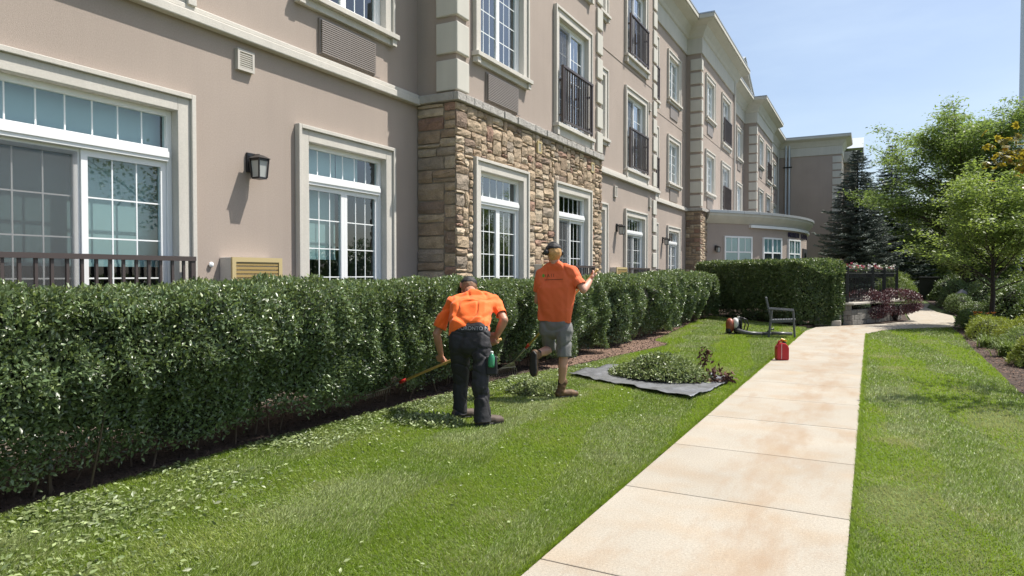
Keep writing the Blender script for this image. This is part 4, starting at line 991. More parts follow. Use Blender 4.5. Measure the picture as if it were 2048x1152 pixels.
tree('leafy_tree', 'dark green tree low behind the shrubs at the far end of the bed', (8.8, 58, 0), 7.0, .16, lambda h: 3.8 * math.sin(math.pi * min(1, .2 + .75 * h)) ** .7, 34, 20000, .26, mt['bush'], 76, 'trees beyond the path', first=.04, flat=.5, up=.35, sub=7, clump=.35)
spruce('spruce_tree', 'blue-grey spruce with layered boughs in front of the wing corner', (-.80, 47.5, 0), 9.1, 3.2, mt['spruce'], 81)
spruce('spruce_tree', 'darker green spruce standing just behind the blue-grey one', (1.15, 52.0, 0), 10.0, 3.0, mt['spruce2'], 82, 40)
# maple whose low branch reaches into the picture
mp = empty('maple_tree', (3.7, 11.6, 0), 'maple branch with orange and yellow-green leaves reaching in at the upper picture edge', 'tree')
tubes_np([([(3.7, 11.6, 0), (3.65, 11.6, 2.2), (3.6, 11.5, 4.5)], [.09, .07, .03])], 8).build('trunk', mt['bark'], mp, smooth=True)
br = [((3.65, 11.6, 2.3), (2.55, 11.1, 2.78), (1.40, 10.50, 3.02)), ((3.65, 11.6, 2.5), (2.9, 11.0, 3.1), (2.2, 10.3, 3.3)), ((3.62, 11.6, 3.0), (3.9, 10.8, 3.7), (4.0, 10.0, 4.2)), ((3.6, 11.6, 3.2), (4.4, 12.3, 3.9), (5.0, 12.8, 4.4)), ((3.6, 11.5, 3.6), (3.2, 12.4, 4.4), (3.1, 13.0, 4.8))]
tubes_np([([Vector(p) for p in b], [.03, .02, .006]) for b in br], 6).build('limbs', mt['bark'], mp, smooth=True)
gm = np.random.default_rng(91); Pm = []
for bi, b in enumerate(br):
    b = [Vector(p) for p in b]
    for k in range(130 if bi == 0 else 160):
        t = gm.uniform(.45, 1.0) if bi else gm.uniform(.72, 1.0); p = b[0].lerp(b[1], t * 2) if t < .5 else b[1].lerp(b[2], t * 2 - 1)
        s_ = .15 if bi == 0 else .30
        Pm.append(np.array(p) + gm.normal(0, s_, 3))
Pm = np.array(Pm); lob = []
Am = unit(gm.normal(size=Pm.shape) * [1, 1, .5] + [0, 0, -.3]); Cm = gm.normal(size=Pm.shape) * .6 + [0, 0, 1.0]
for ang_, sc in ((-1.1, .75), (-.5, .95), (0, 1.1), (.5, .95), (1.1, .75)):          # five lobes to a maple leaf
    Bm = unit(np.cross(Am, Cm)); lob.append(leaf_geo(Pm, Am * math.cos(ang_) + Bm * math.sin(ang_), Cm, .085 * sc, .045, .1))
V, T = merge(lob); tag(mesh_np('crown', V, T, mt['maple'], mp), kind='stuff')

# barberry pair, bed shrubs
GB = 'purple barberry shrubs'
shrub('barberry_shrub', 'purple-leaved barberry shrub against the block retaining wall', 'shrub', (-.10, 24.05), (.66, .66, .88), 8500, .05, mt['barb'], 101, GB, lift=.12, amp=.08, stems=9, core=False, box=.35)
shrub('barberry_shrub', 'purple-leaved barberry shrub on bare stems nearer the curve of the path', 'shrub', (.72, 25.3), (.74, .74, .80), 9000, .05, mt['barb'], 102, GB, lift=.22, amp=.08, stems=10, core=False, box=.35)
GS = 'low shrubs of the bed beside the path'
shrub('clipped_shrub', 'low clipped dark green shrub at the corner where bed meets path', 'shrub', (2.45, 22.2), (.42, .8, .55), 5000, .045, mt['box'], 111, GS, box=.4, amp=.05)
shrub('clipped_shrub', 'low clipped shrub behind the corner one, along the far path', 'shrub', (2.95, 26.4), (.42, 1.4, .60), 6000, .05, mt['box'], 112, GS, box=.4, amp=.05)
shrub('clipped_shrub', 'clipped shrub farther along the bending path', 'shrub', (3.0, 31.5), (.45, 1.8, .75), 5000, .06, mt['box'], 113, GS, box=.4, amp=.05)
shrub('golden_juniper', 'golden-green spreading juniper at the foot of the small locust', 'shrub', (2.5, 19.3), (.5, .8, .50), 6500, .07, mt['gold'], 114, GS, wid=.2, amp=.16)
shrub('golden_juniper', 'golden-green juniper mound behind the middle of the bed', 'shrub', (3.0, 18.2), (.6, .8, .50), 6000, .07, mt['gold'], 115, GS, wid=.2, amp=.16)
shrub('golden_juniper', 'bright golden juniper cut by the picture edge', 'shrub', (2.45, 13.9), (.40, .5, .50), 6500, .065, mt['gold'], 116, GS, wid=.2, amp=.14)
shrub('green_juniper', 'mid-green low juniper between two golden mounds', 'shrub', (2.75, 16.6), (.5, .7, .42), 5000, .06, mt['lily'], 117, GS, wid=.2, amp=.16)
GD = 'daylily tufts in the bed'
tuft('daylily', 'grassy daylily tuft at the bed edge nearest the lawn', (2.12, 16.9), 170, .42, mt['lily'], 121, GD)
tuft('daylily', 'large grassy daylily tuft spilling toward the mulch strip', (2.22, 15.2), 250, .46, mt['lily'], 122, GD)
tuft('daylily', 'daylily tuft half hidden behind the golden juniper at the picture edge', (2.75, 15.3), 170, .45, mt['lily'], 123, GD)
tuft('daylily', 'daylily with orange flowers beside the corner shrub', (2.55, 21.0), 200, .5, mt['lily'], 124, GD, fl=7)
tuft('daylily', 'daylily with orange flowers behind the small locust trunk', (3.7, 22.6), 200, .55, mt['lily'], 125, GD, fl=6)
GL = 'leafy bushes behind the bed'
for i, (x, y, rx, ry, h, lb) in enumerate([(3.95, 25.6, .85, 1.1, 1.15, 'leafy bush right behind the small locust trunk'), (3.95, 21.4, .8, 1.0, 1.1, 'leafy dark bush below the flagpole at the picture edge'), (4.6, 29.0, 1.0, 1.5, 1.25, 'broad leafy bush in front of the flagpole foot'),
        (4.4, 33.5, 1.1, 1.6, 1.25, 'rounded leafy bush before the large locust trunk'), (5.6, 33.5, 1.3, 1.6, 1.5, 'tall leafy bush far behind the bed at the picture edge'), (3.6, 37, .9, 1.6, 1.2, 'bush at the foot of the large locust tree'),
        (6.2, 41, 2.0, 2.0, 1.7, 'wide green bush behind the large locust tree'), (4.3, 46.0, 1.5, 1.5, 1.4, 'far green bush where the path disappears')]):
    shrub('leafy_bush', lb, 'bush', (x, y), (rx, ry, h), 6500, .085, mt['bush'], 130 + i, GL, amp=.14)
def treeline():
    g = np.random.default_rng(151); parts = []
    for k in range(46):
        x = -4 + k * 1.35 + g.uniform(-.6, .6); y = 84 + g.uniform(-6, 10) - max(0, x - 20) * .5; h = g.uniform(4.2, 7.5); n = 600
        d = rand_dirs(n); P = d * [2.6, 2.6, h * .55] * (1 - np.abs(g.normal(0, .14, n)))[:, None]; P = P * (1 + lump(P + k, 1.6, k)[:, None] * .18) + [x, y, h * .5]
        P[:, 2] = np.maximum(P[:, 2], .1); sz = .55 * g.uniform(.6, 1.3, n); parts.append(leaf_geo(P, g.normal(size=(n, 3)), d + [0, 0, .5], sz, sz * .6, .15))
    V, T = merge(parts); tag(mesh_np('far_wood', V, T, mt['bush']), 'far-off wood of green trees closing the view behind the garden', 'wood', kind='stuff')
treeline()
shrub('wild_grass_clump', 'tall pale green weedy clump behind the purple shrubs', 'plant', (1.2, 43), (.9, 1.2, 1.5), 5000, .22, mt['lily'], 141, None, wid=.12, amp=.2, core=False)

# ------------------------------------------------------------------ terrace wall, steps, fence, flower boxes
rw = empty('retaining_wall', (-.3, 23.5, 0), 'grey block retaining wall with corner pier beside the purple shrubs', 'wall')
def blocks(p0, p1, z0, z1, bw, bh, parent, depth=.22):
    p0, p1 = Vector((*p0, 0)), Vector((*p1, 0)); L = (p1 - p0).length; U = (p1 - p0).normalized(); N = Vector((U.y, -U.x, 0)); fr = Fr(p0, U, N); j = 0; z = z0
    while z < z1 - .02:
        u = -(bw / 2 if j % 2 else 0)
        while u < L - .01:
            a, b = max(0, u), min(L, u + bw)
            if b - a > .03: MB().box(fr, a + .004, b - .004, z + .003, z + bh - .003, -depth, random.uniform(-.008, .012)).build('block', mt['block'], parent, bevel=.008)
            u += bw
        z += bh; j += 1
blocks((-.72, 22.25), (-.50, 22.25), 0, .60, .24, .15, rw, .24)
blocks((-.48, 22.35), (.9, 26.2), 0, .45, .36, .15, rw)
blocks((-.74, 23.9), (-.72, 22.27), 0, .60, .36, .15, rw)
MB().prism([(-.80, 22.2), (-.44, 22.2), (-.40, 22.34), (1.0, 26.25), (.4, 29.5), (-4, 29.5), (-4, 25.2), (-.80, 23.95)], .601, .66).build('coping', mt['stepc'], rw, bevel=.01)
st = empty('garden_steps', (-1.1, 22.3, 0), 'pale concrete steps squeezed between the tall hedge end and the block pier', 'steps')
for i in range(4): MB().wb(-1.45, -.76, 21.75 + i * .34, 24.0, .012 + i * .15, .012 + (i + 1) * .15 - .002).build('step', mt['stepc'], st, bevel=.008)
fn = empty('terrace_fence', (-.2, 23.5, .66), 'black metal picket fence on the terrace behind the purple shrubs', 'fence')
def fence_run(p0, p1, n, posts):
    p0, p1 = Vector((*p0, .66)), Vector((*p1, .66))
    for z in (.10, .86, .98): MB().bar(p0 + Vector((0, 0, z)), p1 + Vector((0, 0, z)), .035, .035).build('rail', mt['fence'], fn)
    for i in range(1, n): 
        p = p0.lerp(p1, i / n); MB().wb(p.x - .010, p.x + .010, p.y - .010, p.y + .010, .70, 1.62).build('picket', mt['fence'], fn)
    for t in posts: 
        p = p0.lerp(p1, t); MB().wb(p.x - .045, p.x + .045, p.y - .045, p.y + .045, .66, 1.72).build('post', mt['fence'], fn, bevel=.006)
fence_run((-.62, 22.4), (.75, 26.2), 34, (0, .48, .72, 1)); fence_run((-.62, 22.4), (-1.0, 24.6), 16, (.999,))
for i, (t0, t1, lb) in enumerate([(.08, .40, 'flower box with white and pink flowers hung on the fence, nearest the tall hedge'), (.52, .98, 'long flower box with mostly white flowers hung on the fence above the purple shrubs')]):
    a_, b_ = Vector((-.62, 22.4, 1.5)).lerp(Vector((.75, 26.2, 1.5)), t0), Vector((-.62, 22.4, 1.5)).lerp(Vector((.75, 26.2, 1.5)), t1)
    fb = empty('flower_box', (a_ + b_) / 2, lb, 'flower box', 'flower boxes on the fence')
    off = Vector((-.14, .05, 0)); MB().bar(a_ + off, b_ + off, .18, .18).build('planter', mt['dark'], fb)
    g = np.random.default_rng(160 + i); n = 700; t = g.uniform(0, 1, n)[:, None]; P = np.array(a_ + off) * (1 - t) + np.array(b_ + off) * t + g.normal(0, 1, (n, 3)) * [.08, .08, .07] + [0, 0, .13]
    sz = .05; V, T = leaf_geo(P, rand_dirs(n), rand_dirs(n), sz, sz * .6); mesh_np('foliage', V, T, mt['bush'], fb)['kind'] = 'stuff'
    for mm, cnt, sd in (('white_fl', 46 if i else 22, 1), ('pink_fl', 18, 2)):
        t = g.uniform(0, 1, cnt)[:, None]; P = np.array(a_ + off) * (1 - t) + np.array(b_ + off) * t + g.normal(0, 1, (cnt, 3)) * [.09, .09, .05] + [0, 0, .2]
        for p_ in P:
            v, t_ = leaf_geo(np.repeat(p_[None], 6, 0), rand_dirs(6), rand_dirs(6), .055, .05); mesh_np('flower', v, t_, mt[mm], fb)

# dark planter-like utility cabinet, rock, flagpole
uc = empty('utility_cabinet', (2.9, 46.5, 0), 'black utility cabinet where the path disappears', 'cabinet')
MB().wb(2.5, 3.4, 46.2, 47.0, 0, 1.25).build('body', mt['dark'], uc, bevel=.02); MB().wb(2.45, 3.45, 46.15, 47.05, 1.251, 1.33).build('lid', mt['dark'], uc, bevel=.01); MB().wb(2.94, 2.96, 46.185, 46.199, .05, 1.2).build('door_seam', mt['fence'], uc)
rk = MB(); g_ = np.random.default_rng(5)
for i in range(7):
    f = i / 6; 
    for j in range(10):
        a = j * .6283; rr_ = (math.sin(math.pi * (.18 + .8 * f)) ** .6) * g_.uniform(.9, 1.08); rk.v.append((3.35 + .38 * rr_ * math.cos(a), 34.2 + .34 * rr_ * math.sin(a), -.02 + .86 * f * g_.uniform(.95, 1.05)))
rk.f = [(i * 10 + j, i * 10 + (j + 1) % 10, (i + 1) * 10 + (j + 1) % 10, (i + 1) * 10 + j) for i in range(6) for j in range(10)] + [tuple(range(10)), tuple(range(60, 70))]; rk.mi = [0] * len(rk.f)
tag(rk.build('boulder', mt['rock'], smooth=True), 'grey stone among the shrubs in front of the large locust trunk', 'boulder')
fp = empty('flagpole', (7.6, 49.0, 0), 'tall pale grey metal flagpole at the picture edge', 'pole')
MB().lathe((7.6, 49.0, 0), [(.30, 0), (.30, .04), (.165, .06), (.155, 5), (.115, 19.5), (.11, 20)], 14).build('shaft', mt['polegrey'], fp, smooth=True); MB().lathe((7.6, 49.0, 20.001), [(.02, 0), (.09, .08), (.09, .12), (.02, .2)], 12).build('finial', mt['polegrey'], fp, smooth=True)

# ------------------------------------------------------------------ tarp, clippings, debris
TA, TB, TC, TD = (-3.96, 9.35), (-1.87, 8.18), (-1.68, 10.0), (-3.45, 11.1)
def tp(u, v): return np.array([(1 - u) * ((1 - v) * TA[k] + v * TD[k]) + u * ((1 - v) * TB[k] + v * TC[k]) for k in (0, 1)])
n = 44; V = []; gT = np.random.default_rng(170)
for j in range(n + 1):
    for i in range(n + 1):
        u, v = i / n, j / n; p = tp(u, v); e = min(u, v, 1 - u, 1 - v); P3 = np.array([[p[0], p[1], 0]])
        wob = lump(P3, 9, 171)[0] * .022 + lump(P3, 24, 172)[0] * .011 + lump(P3, 48, 173)[0] * .004
        edge = .014 * math.exp(-(e / .02) ** 2)
        V.append((p[0] + lump(P3, 5, 174)[0] * .03 * (e < .03), p[1] + lump(P3, 5, 175)[0] * .03 * (e < .03), max(.034, .040 + wob + edge)))
T = [(j * (n + 1) + i, j * (n + 1) + i + 1, (j + 1) * (n + 1) + i + 1, (j + 1) * (n + 1) + i) for j in range(n) for i in range(n)]
tarp = mesh_np('tarp', np.array(V), np.array(T), mt['tarp'], smooth=True); tag(tarp, 'crumpled dark grey plastic tarp spread on the lawn under the clippings', 'tarp')
sd = tarp.modifiers.new('t', 'SOLIDIFY'); sd.thickness = .004
def pile(name, label, c, rx, ry, h, n, leaf, mat, seed, rot=0.0, core=True, skew=0):
    g = np.random.default_rng(seed); root = empty(name, (c[0], c[1], c[2]), label, 'clippings', 'heaps of hedge clippings')
    a = g.uniform(0, 6.283, n); q = np.sqrt(g.uniform(0, 1, n)) ; X = q * np.cos(a); Y = q * np.sin(a)
    Z = h * np.clip(1 - q ** 1.6, 0, 1) ** .9; P = np.stack([X * rx, Y * ry, Z], 1); P[:, 2] *= 1 + .35 * lump(P, 5 / rx, seed)
    cs, sn = math.cos(rot), math.sin(rot); P = np.stack([P[:, 0] * cs - P[:, 1] * sn + c[0], P[:, 0] * sn + P[:, 1] * cs + c[1], P[:, 2] + c[2] + .012], 1) + g.normal(0, .012, (n, 3)); P[:, 2] = np.maximum(P[:, 2], c[2] + .012)
    A = g.normal(size=(n, 3)) + np.stack([X, Y, np.full(n, .25)], 1) * .5; C = g.normal(size=(n, 3)) * .7 + [0, 0, 1.0]; sz = leaf * g.uniform(.6, 1.35, n); V, T = leaf_geo(P, A, C, sz, sz * .42, .15); V[:, 2] = np.maximum(V[:, 2], c[2] + .004)
    k = g.uniform(0, 1, len(T) // 2) < .72; kk = np.repeat(k, 2)
    tag(mesh_np('cut_leaves', V, T[kk], mat, root), kind='stuff'); tag(mesh_np('green_leaves', V, T[~kk], mt['leafcut'], root), kind='stuff')
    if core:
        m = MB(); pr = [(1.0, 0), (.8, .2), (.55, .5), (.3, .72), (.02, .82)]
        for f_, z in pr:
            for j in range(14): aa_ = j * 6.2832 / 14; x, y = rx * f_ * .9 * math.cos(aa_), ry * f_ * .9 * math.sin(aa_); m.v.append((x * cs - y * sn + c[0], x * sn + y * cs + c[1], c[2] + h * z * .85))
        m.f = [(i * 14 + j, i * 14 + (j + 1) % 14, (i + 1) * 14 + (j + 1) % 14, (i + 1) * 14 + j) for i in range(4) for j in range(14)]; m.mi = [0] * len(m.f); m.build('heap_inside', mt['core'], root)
mt['leafcut'] = M('cut_leaf_green', (.15, .20, .075), .42, island=.5, trans=.2, spec=.6, tcol=(.16, .22, .06))
pile('clippings_heap', 'big heap of green hedge clippings on the grey tarp', (-2.66, 9.62, .05), .78, .48, .28, 7000, .05, mt['clip'], 181, rot=-.30)
pile('clippings_heap', 'small heap of clippings on the grass by the raised boot of the taller worker', (-3.72, 7.85, .01), .42, .32, .09, 2600, .045, mt['clip'], 182)
pile('clippings_heap', 'thin shaded heap of clippings on the lawn before the bending worker', (-3.95, 5.75, .01), .40, .28, .03, 1200, .042, mt['clip'], 183, core=False)
def dead(name, label, c, h, n, seed, lay=(0, 0)):
    g = np.random.default_rng(seed); root = empty(name, c, label, 'stalk', 'dried brown stalks on the tarp'); c = Vector(c); tip = c + Vector((lay[0], lay[1], h))
    MB().tube([c, c.lerp(tip, .5) + Vector((.01, .01, 0)), tip], [.006, .005, .003], 5).build('stem', mt['bark'], root)
    t = g.uniform(.15, 1, n)[:, None]; P = np.array(c)[None] * (1 - t) + np.array(tip)[None] * t + g.normal(0, .035, (n, 3)); P[:, 2] = np.maximum(P[:, 2], c[2] + .01); A = g.normal(size=(n, 3)) * [1, 1, .4] + [0, 0, -.8]
    V, T = leaf_geo(P, A, g.normal(size=(n, 3)), .085 * g.uniform(.6, 1.2, n), .035, .3); mesh_np('withered_leaves', V, T, mt['deadleaf'], root)
dead('dried_stalk', 'upright withered brown stalk sticking out of the clippings on the tarp', (-2.12, 9.95, .08), .36, 70, 191, (.05, .02))
dead('dried_stalk', 'short withered brown stalk standing at the tarp corner', (-1.90, 9.55, .06), .20, 40, 192, (.03, .05))
dead('dried_stalk', 'withered brown stalk lying flat across the tarp toward its corner', (-2.2, 9.2, .06), .05, 80, 193, (.55, .42))
dead('dried_stalk', 'withered brown leaves lying on the tarp edge nearest the path', (-1.80, 9.72, .06), .06, 50, 194, (.10, -.10))
def litter(name, label, pts, leaf, mats, seed):
    g = np.random.default_rng(seed); n = len(pts); A = g.normal(size=(n, 3)) * [1, 1, .25]; C = g.normal(size=(n, 3)) * .45 + [0, 0, 1.0]; sz = leaf * g.uniform(.55, 1.3, n)
    V, T = leaf_geo(pts, A, C, sz, sz * .45, .15); V[:, 2] = np.maximum(V[:, 2], .004); tag(mesh_np(name, V, T, mats), label, 'leaf litter', kind='stuff')
g = np.random.default_rng(195); n = 24000; y = 1.2 + 9.3 * g.uniform(0, 1, n) ** 1.25; e = np.abs(g.normal(0, 1, n)); ex = np.interp(y, [p[1] for p in LEFT_EDGE[1:8]], [p[0] for p in LEFT_EDGE[1:8]])
spread = np.interp(y, [1.2, 3, 5, 7, 10.5], [.95, .55, .30, .24, .2]); x = ex + .02 + e * spread
k = (lump(np.stack([x, y, y * 0], 1), 4.0, 196) + g.normal(0, .5, n)) > -.15; P = np.stack([x, y, g.uniform(.006, .032, n)], 1)[k]
litter('leaf_litter', 'pale cut leaves strewn along the lawn edge below the long hedge', P[::2], .040, mt['clip'], 197)
litter('green_leaf_litter', 'greener cut leaves strewn among the pale ones below the long hedge', P[1::2], .040, mt['leafcut'], 196)
n = 700; P = np.stack([g.uniform(-4.5, -1.7, n), g.uniform(2, 12, n), g.uniform(.015, .03, n)], 1); litter('lawn_litter', 'single cut leaves scattered over the lawn', P, .032, mt['clip'], 198)
n = 16000; y = g.uniform(1.0, 24, n); ex = np.interp(y, [p[1] for p in LEFT_EDGE], [p[0] for p in LEFT_EDGE]); P = np.stack([ex - g.uniform(0, 1.0, n) ** 1.2 * 1.1, y, g.uniform(.008, .02, n)], 1)
litter('mulch_chips', 'dark bark mulch under the hedges', P, .035, mt['mulch'], 199)
n = 5000; y = g.uniform(9, 22.5, n); P = np.stack([np.interp(y, [10.9, 13, 17.35, 19.8, 22.7], [1.72, 1.78, 1.87, 2.0, 2.03]) + g.uniform(0, 1, n) * .9, y, g.uniform(.0, .012, n)], 1); litter('bed_mulch_chips', 'brown bark mulch along the shrub bed edge', P, .04, mt['soil'], 200)
# bare dug soil at the lawn corner
m = MB(); gS = random.Random(3)
pts = [(-4.75, 9.9), (-4.4, 10.0), (-4.14, 11.8), (-3.82, 14.2), (-3.88, 14.65), (-4.33, 15.2), (-4.55, 17.5), (-5.0, 22.5), (-5.1, 24.8), (-5.6, 24.8), (-5.5, 17), (-5.4, 10)]
tag(MB().add([(x, y, .011) for x, y in pts], [tuple(range(len(pts)))]).build('bare_soil', mt['soil']), kind='structure')
gg = np.random.default_rng(201); n = 60 * 30; 

# ------------------------------------------------------------------ chair, fuel can, leaf blower
def chair(c, dirv, label):
    x = Vector((dirv[0], dirv[1], 0)).normalized(); y = Vector((-x.y, x.x, 0)); root = empty('garden_chair', c, label, 'chair'); c = Vector(c)
    def q(a, b, z): return c + x * a + y * b + Vector((0, 0, z))
    for sy in (-1, 1):
        MB().bar(q(.27, sy * .27, 0), q(.23, sy * .25, .63), .055, .045).build('front_leg', mt['chair'], root, bevel=.008)
        MB().bar(q(-.30, sy * .27, 0), q(-.24, sy * .25, .66), .055, .045).build('rear_leg', mt['chair'], root, bevel=.008)
        m = MB(); m.bar(q(.25, sy * .27, .645), q(-.30, sy * .27, .675), .065, .03); m.build('armrest', mt['chair'], root, bevel=.006)
        MB().bar(q(.25, sy * .24, .41), q(-.27, sy * .24, .38), .035, .06).build('seat_rail', mt['chair'], root)
        MB().bar(q(-.25, sy * .22, .37), q(-.37, sy * .22, .93), .04, .035).build('back_post', mt['chair'], root, bevel=.006)
    for i in range(9): MB().bar(q(.26 - i * .058, -.222, .435 - i * .003), q(.26 - i * .058, .222, .435 - i * .003), .046, .014).build('seat_slat', mt['chair'], root)
    for i in range(8): 
        b = -.165 + i * .047; MB().bar(q(-.265, b, .43), q(-.37, b, .90), .028, .012, up=tuple(x)).build('back_slat', mt['chair'], root)
    MB().bar(q(-.372, -.235, .92), q(-.372, .235, .92), .035, .05).build('top_rail', mt['chair'], root, bevel=.006); MB().bar(q(-.26, -.22, .42), q(-.26, .22, .42), .03, .04).build('rear_rail', mt['chair'], root)
chair((-1.86, 17.5, 0), (.976, .10), 'grey slatted garden armchair standing alone on the lawn by the path')
cc = Vector((-1.36, 12.72, .014)); can = empty('fuel_can', cc, 'red plastic fuel can with yellow cap on the path edge', 'fuel can')
ux = Vector((.90, .42, 0)).normalized(); uy = Vector((-ux.y, ux.x, 0)); fr = Fr(cc, ux, -uy)
_P0 = fr.P
fr.P = lambda u, v, w=0.0: _P0(u * .84, v * .84, w * .84)
m = MB(); prof = [(-.115, 0), (.115, 0), (.125, .02), (.125, .25), (.105, .30), (.05, .345), (-.02, .36), (-.075, .335), (-.115, .28), (-.125, .24), (-.125, .02)]
k = len(prof); m.v = [tuple(fr.P(u, v, ww)) for ww in (-.085, .085) for u, v in prof]; m.f = [tuple(range(k)), tuple(range(k, 2 * k))] + [(i, (i + 1) % k, k + (i + 1) % k, k + i) for i in range(k)]; m.mi = [0] * len(m.f); m.build('body', mt['red'], can, bevel=.022, smooth=False)
MB().tube([fr.P(-.085, .30, 0), fr.P(-.06, .385, 0), fr.P(.0, .40, 0), fr.P(.035, .345, 0)], .016, 8).build('handle', mt['red'], can, smooth=True)
m = MB(); m.tube([fr.P(.035, .34, 0), fr.P(.05, .385, 0)], .032, 12); m.build('neck', mt['bl_black'], can); m = MB(); m.tube([fr.P(.05, .386, 0), fr.P(.058, .418, 0)], .040, 12); m.build('screw_cap', mt['yellow'], can); m = MB(); m.tube([fr.P(.05, .405, 0), fr.P(-.02, .43, 0)], [.022, .016], 10); m.build('spout', mt['yellow'], can)
MB().box(fr, -.035, -.028, .03, .34, .0852, .089).build('level_stripe', mt['bl_white'], can)
MB().box(fr, -.09, .10, .04, .055, .0851, .0885).build('moulded_rib', mt['red'], can); MB().box(fr, .115, .118, .03, .24, -.03, .03).build('side_rib', mt['red'], can)
# blower
bc = Vector((-2.95, 17.75, 0)); bl = empty('leaf_blower', bc, 'orange and white backpack leaf blower with its tube laid on the grass', 'leaf blower')
ux = RT.copy(); uy = Vector((-ux.y, ux.x, 0)); fr = Fr(bc, ux, -uy)
def hull(name, pts, mat, parent, bevel=0, smooth=False):
    bm = bmesh.new(); [bm.verts.new(p) for p in pts]; r_ = bmesh.ops.convex_hull(bm, input=bm.verts); bmesh.ops.delete(bm, geom=[x for x in r_['geom_interior'] if isinstance(x, bmesh.types.BMVert)], context='VERTS')
    me = bpy.data.meshes.new(name); bm.to_mesh(me); bm.free(); o = link(me, name, mat, parent)
    if smooth: me.polygons.foreach_set('use_smooth', [True] * len(me.polygons))
    if bevel: b = o.modifiers.new('b', 'BEVEL'); b.width = bevel; b.segments = 2
    return o
def ell(c, r, n=8):
    return [fr.P(c[0] + r[0] * math.cos(a) * math.cos(e), c[1] + r[1] * math.sin(e), c[2] + r[2] * math.sin(a) * math.cos(e)) for a in [i * 6.283 / n for i in range(n)] for e in (-1.3, -.8, -.3, .3, .8, 1.3)]
hull('engine_cover', ell((-.17, .22, 0), (.11, .19, .15)), mt['bl_orange'], bl, smooth=True)
hull('tank', ell((-.04, .27, .02), (.085, .15, .15)), mt['bl_white'], bl, smooth=True); hull('muffler', ell((-.21, .10, .02), (.07, .09, .12)), mt['bl_black'], bl, smooth=True)
m = MB(); m.box(fr, .05, .085, .02, .44, -.16, .16); m.box(fr, -.25, .12, .005, .035, -.17, .17); m.build('back_frame', mt['bl_black'], bl, bevel=.01)
hull('fan_housing', ell((.0, .16, .0), (.09, .15, .17)), mt['bl_black'], bl, smooth=True)
m = MB(); m.tube([fr.P(.03, .36, .03), fr.P(.035, .455, .03)], [.035, .03], 10); m.build('filler_neck', mt['bl_white'], bl)
for s in (-.1, .1):
    m = MB(); m.tube([fr.P(.085, .43, s), fr.P(.20, .38, s * 1.2), fr.P(.25, .25, s * 1.2), fr.P(.22, .12, s * 1.1), fr.P(.09, .05, s)], .016, 6); m.build('shoulder_strap', mt['bl_black'], bl, smooth=True)
m = MB(); m.tube([fr.P(-.04, .12, .10), fr.P(.0, .10, .22), fr.P(.10, .075, .30), fr.P(.25, .055, .34), fr.P(.5, .05, .35)], [.055, .055, .05, .045, .042], 12); m.build('elbow_hose', mt['bl_tube'], bl, smooth=True)
m = MB(); m.tube([fr.P(.5, .05, .35), fr.P(.78, .05, .36)], [.043, .041], 12); m.build('mid_tube', mt['bl_tube'], bl, smooth=True); m = MB(); m.tube([fr.P(.72, .052, .358), fr.P(1.22, .046, .37)], [.05, .044], 12); m.build('nozzle', mt['bl_tube'], bl, smooth=True)
m = MB(); m.tube([fr.P(.62, .09, .35), fr.P(.72, .15, .34), fr.P(.79, .165, .34)], [.014, .018, .024], 8); m.build('throttle_handle', mt['bl_black'], bl, smooth=True)

# ------------------------------------------------------------------ people
_ico = bmesh.new(); bmesh.ops.create_icosphere(_ico, subdivisions=2, radius=1); ICO = [v.co.copy() for v in _ico.verts]; _ico.free()
def blob(balls, squash=None):
    """convex hull of balls [(p, r), ...]; squash = (axis, factor) flattens every ball along an axis"""
    pts = []
    for p, r_ in balls:
        p = Vector(p)
        for v in ICO:
            o = v * r_
            if squash: ax = squash[0]; o = o - ax * o.dot(ax) * (1 - squash[1])
            pts.append(p + o)
    bm = bmesh.new(); [bm.verts.new(p) for p in pts]; r_ = bmesh.ops.convex_hull(bm, input=bm.verts)
    bmesh.ops.delete(bm, geom=[x for x in r_['geom_interior'] if isinstance(x, bmesh.types.BMVert)], context='VERTS')
    bm.verts.index_update(); V = [tuple(v.co) for v in bm.verts]; F = [tuple(v.index for v in f.verts) for f in bm.faces]; bm.free(); return V, F
def chain(pts, rad): return [blob([(pts[i], rad[i]), (pts[i + 1], rad[i + 1])]) for i in range(len(pts) - 1)]
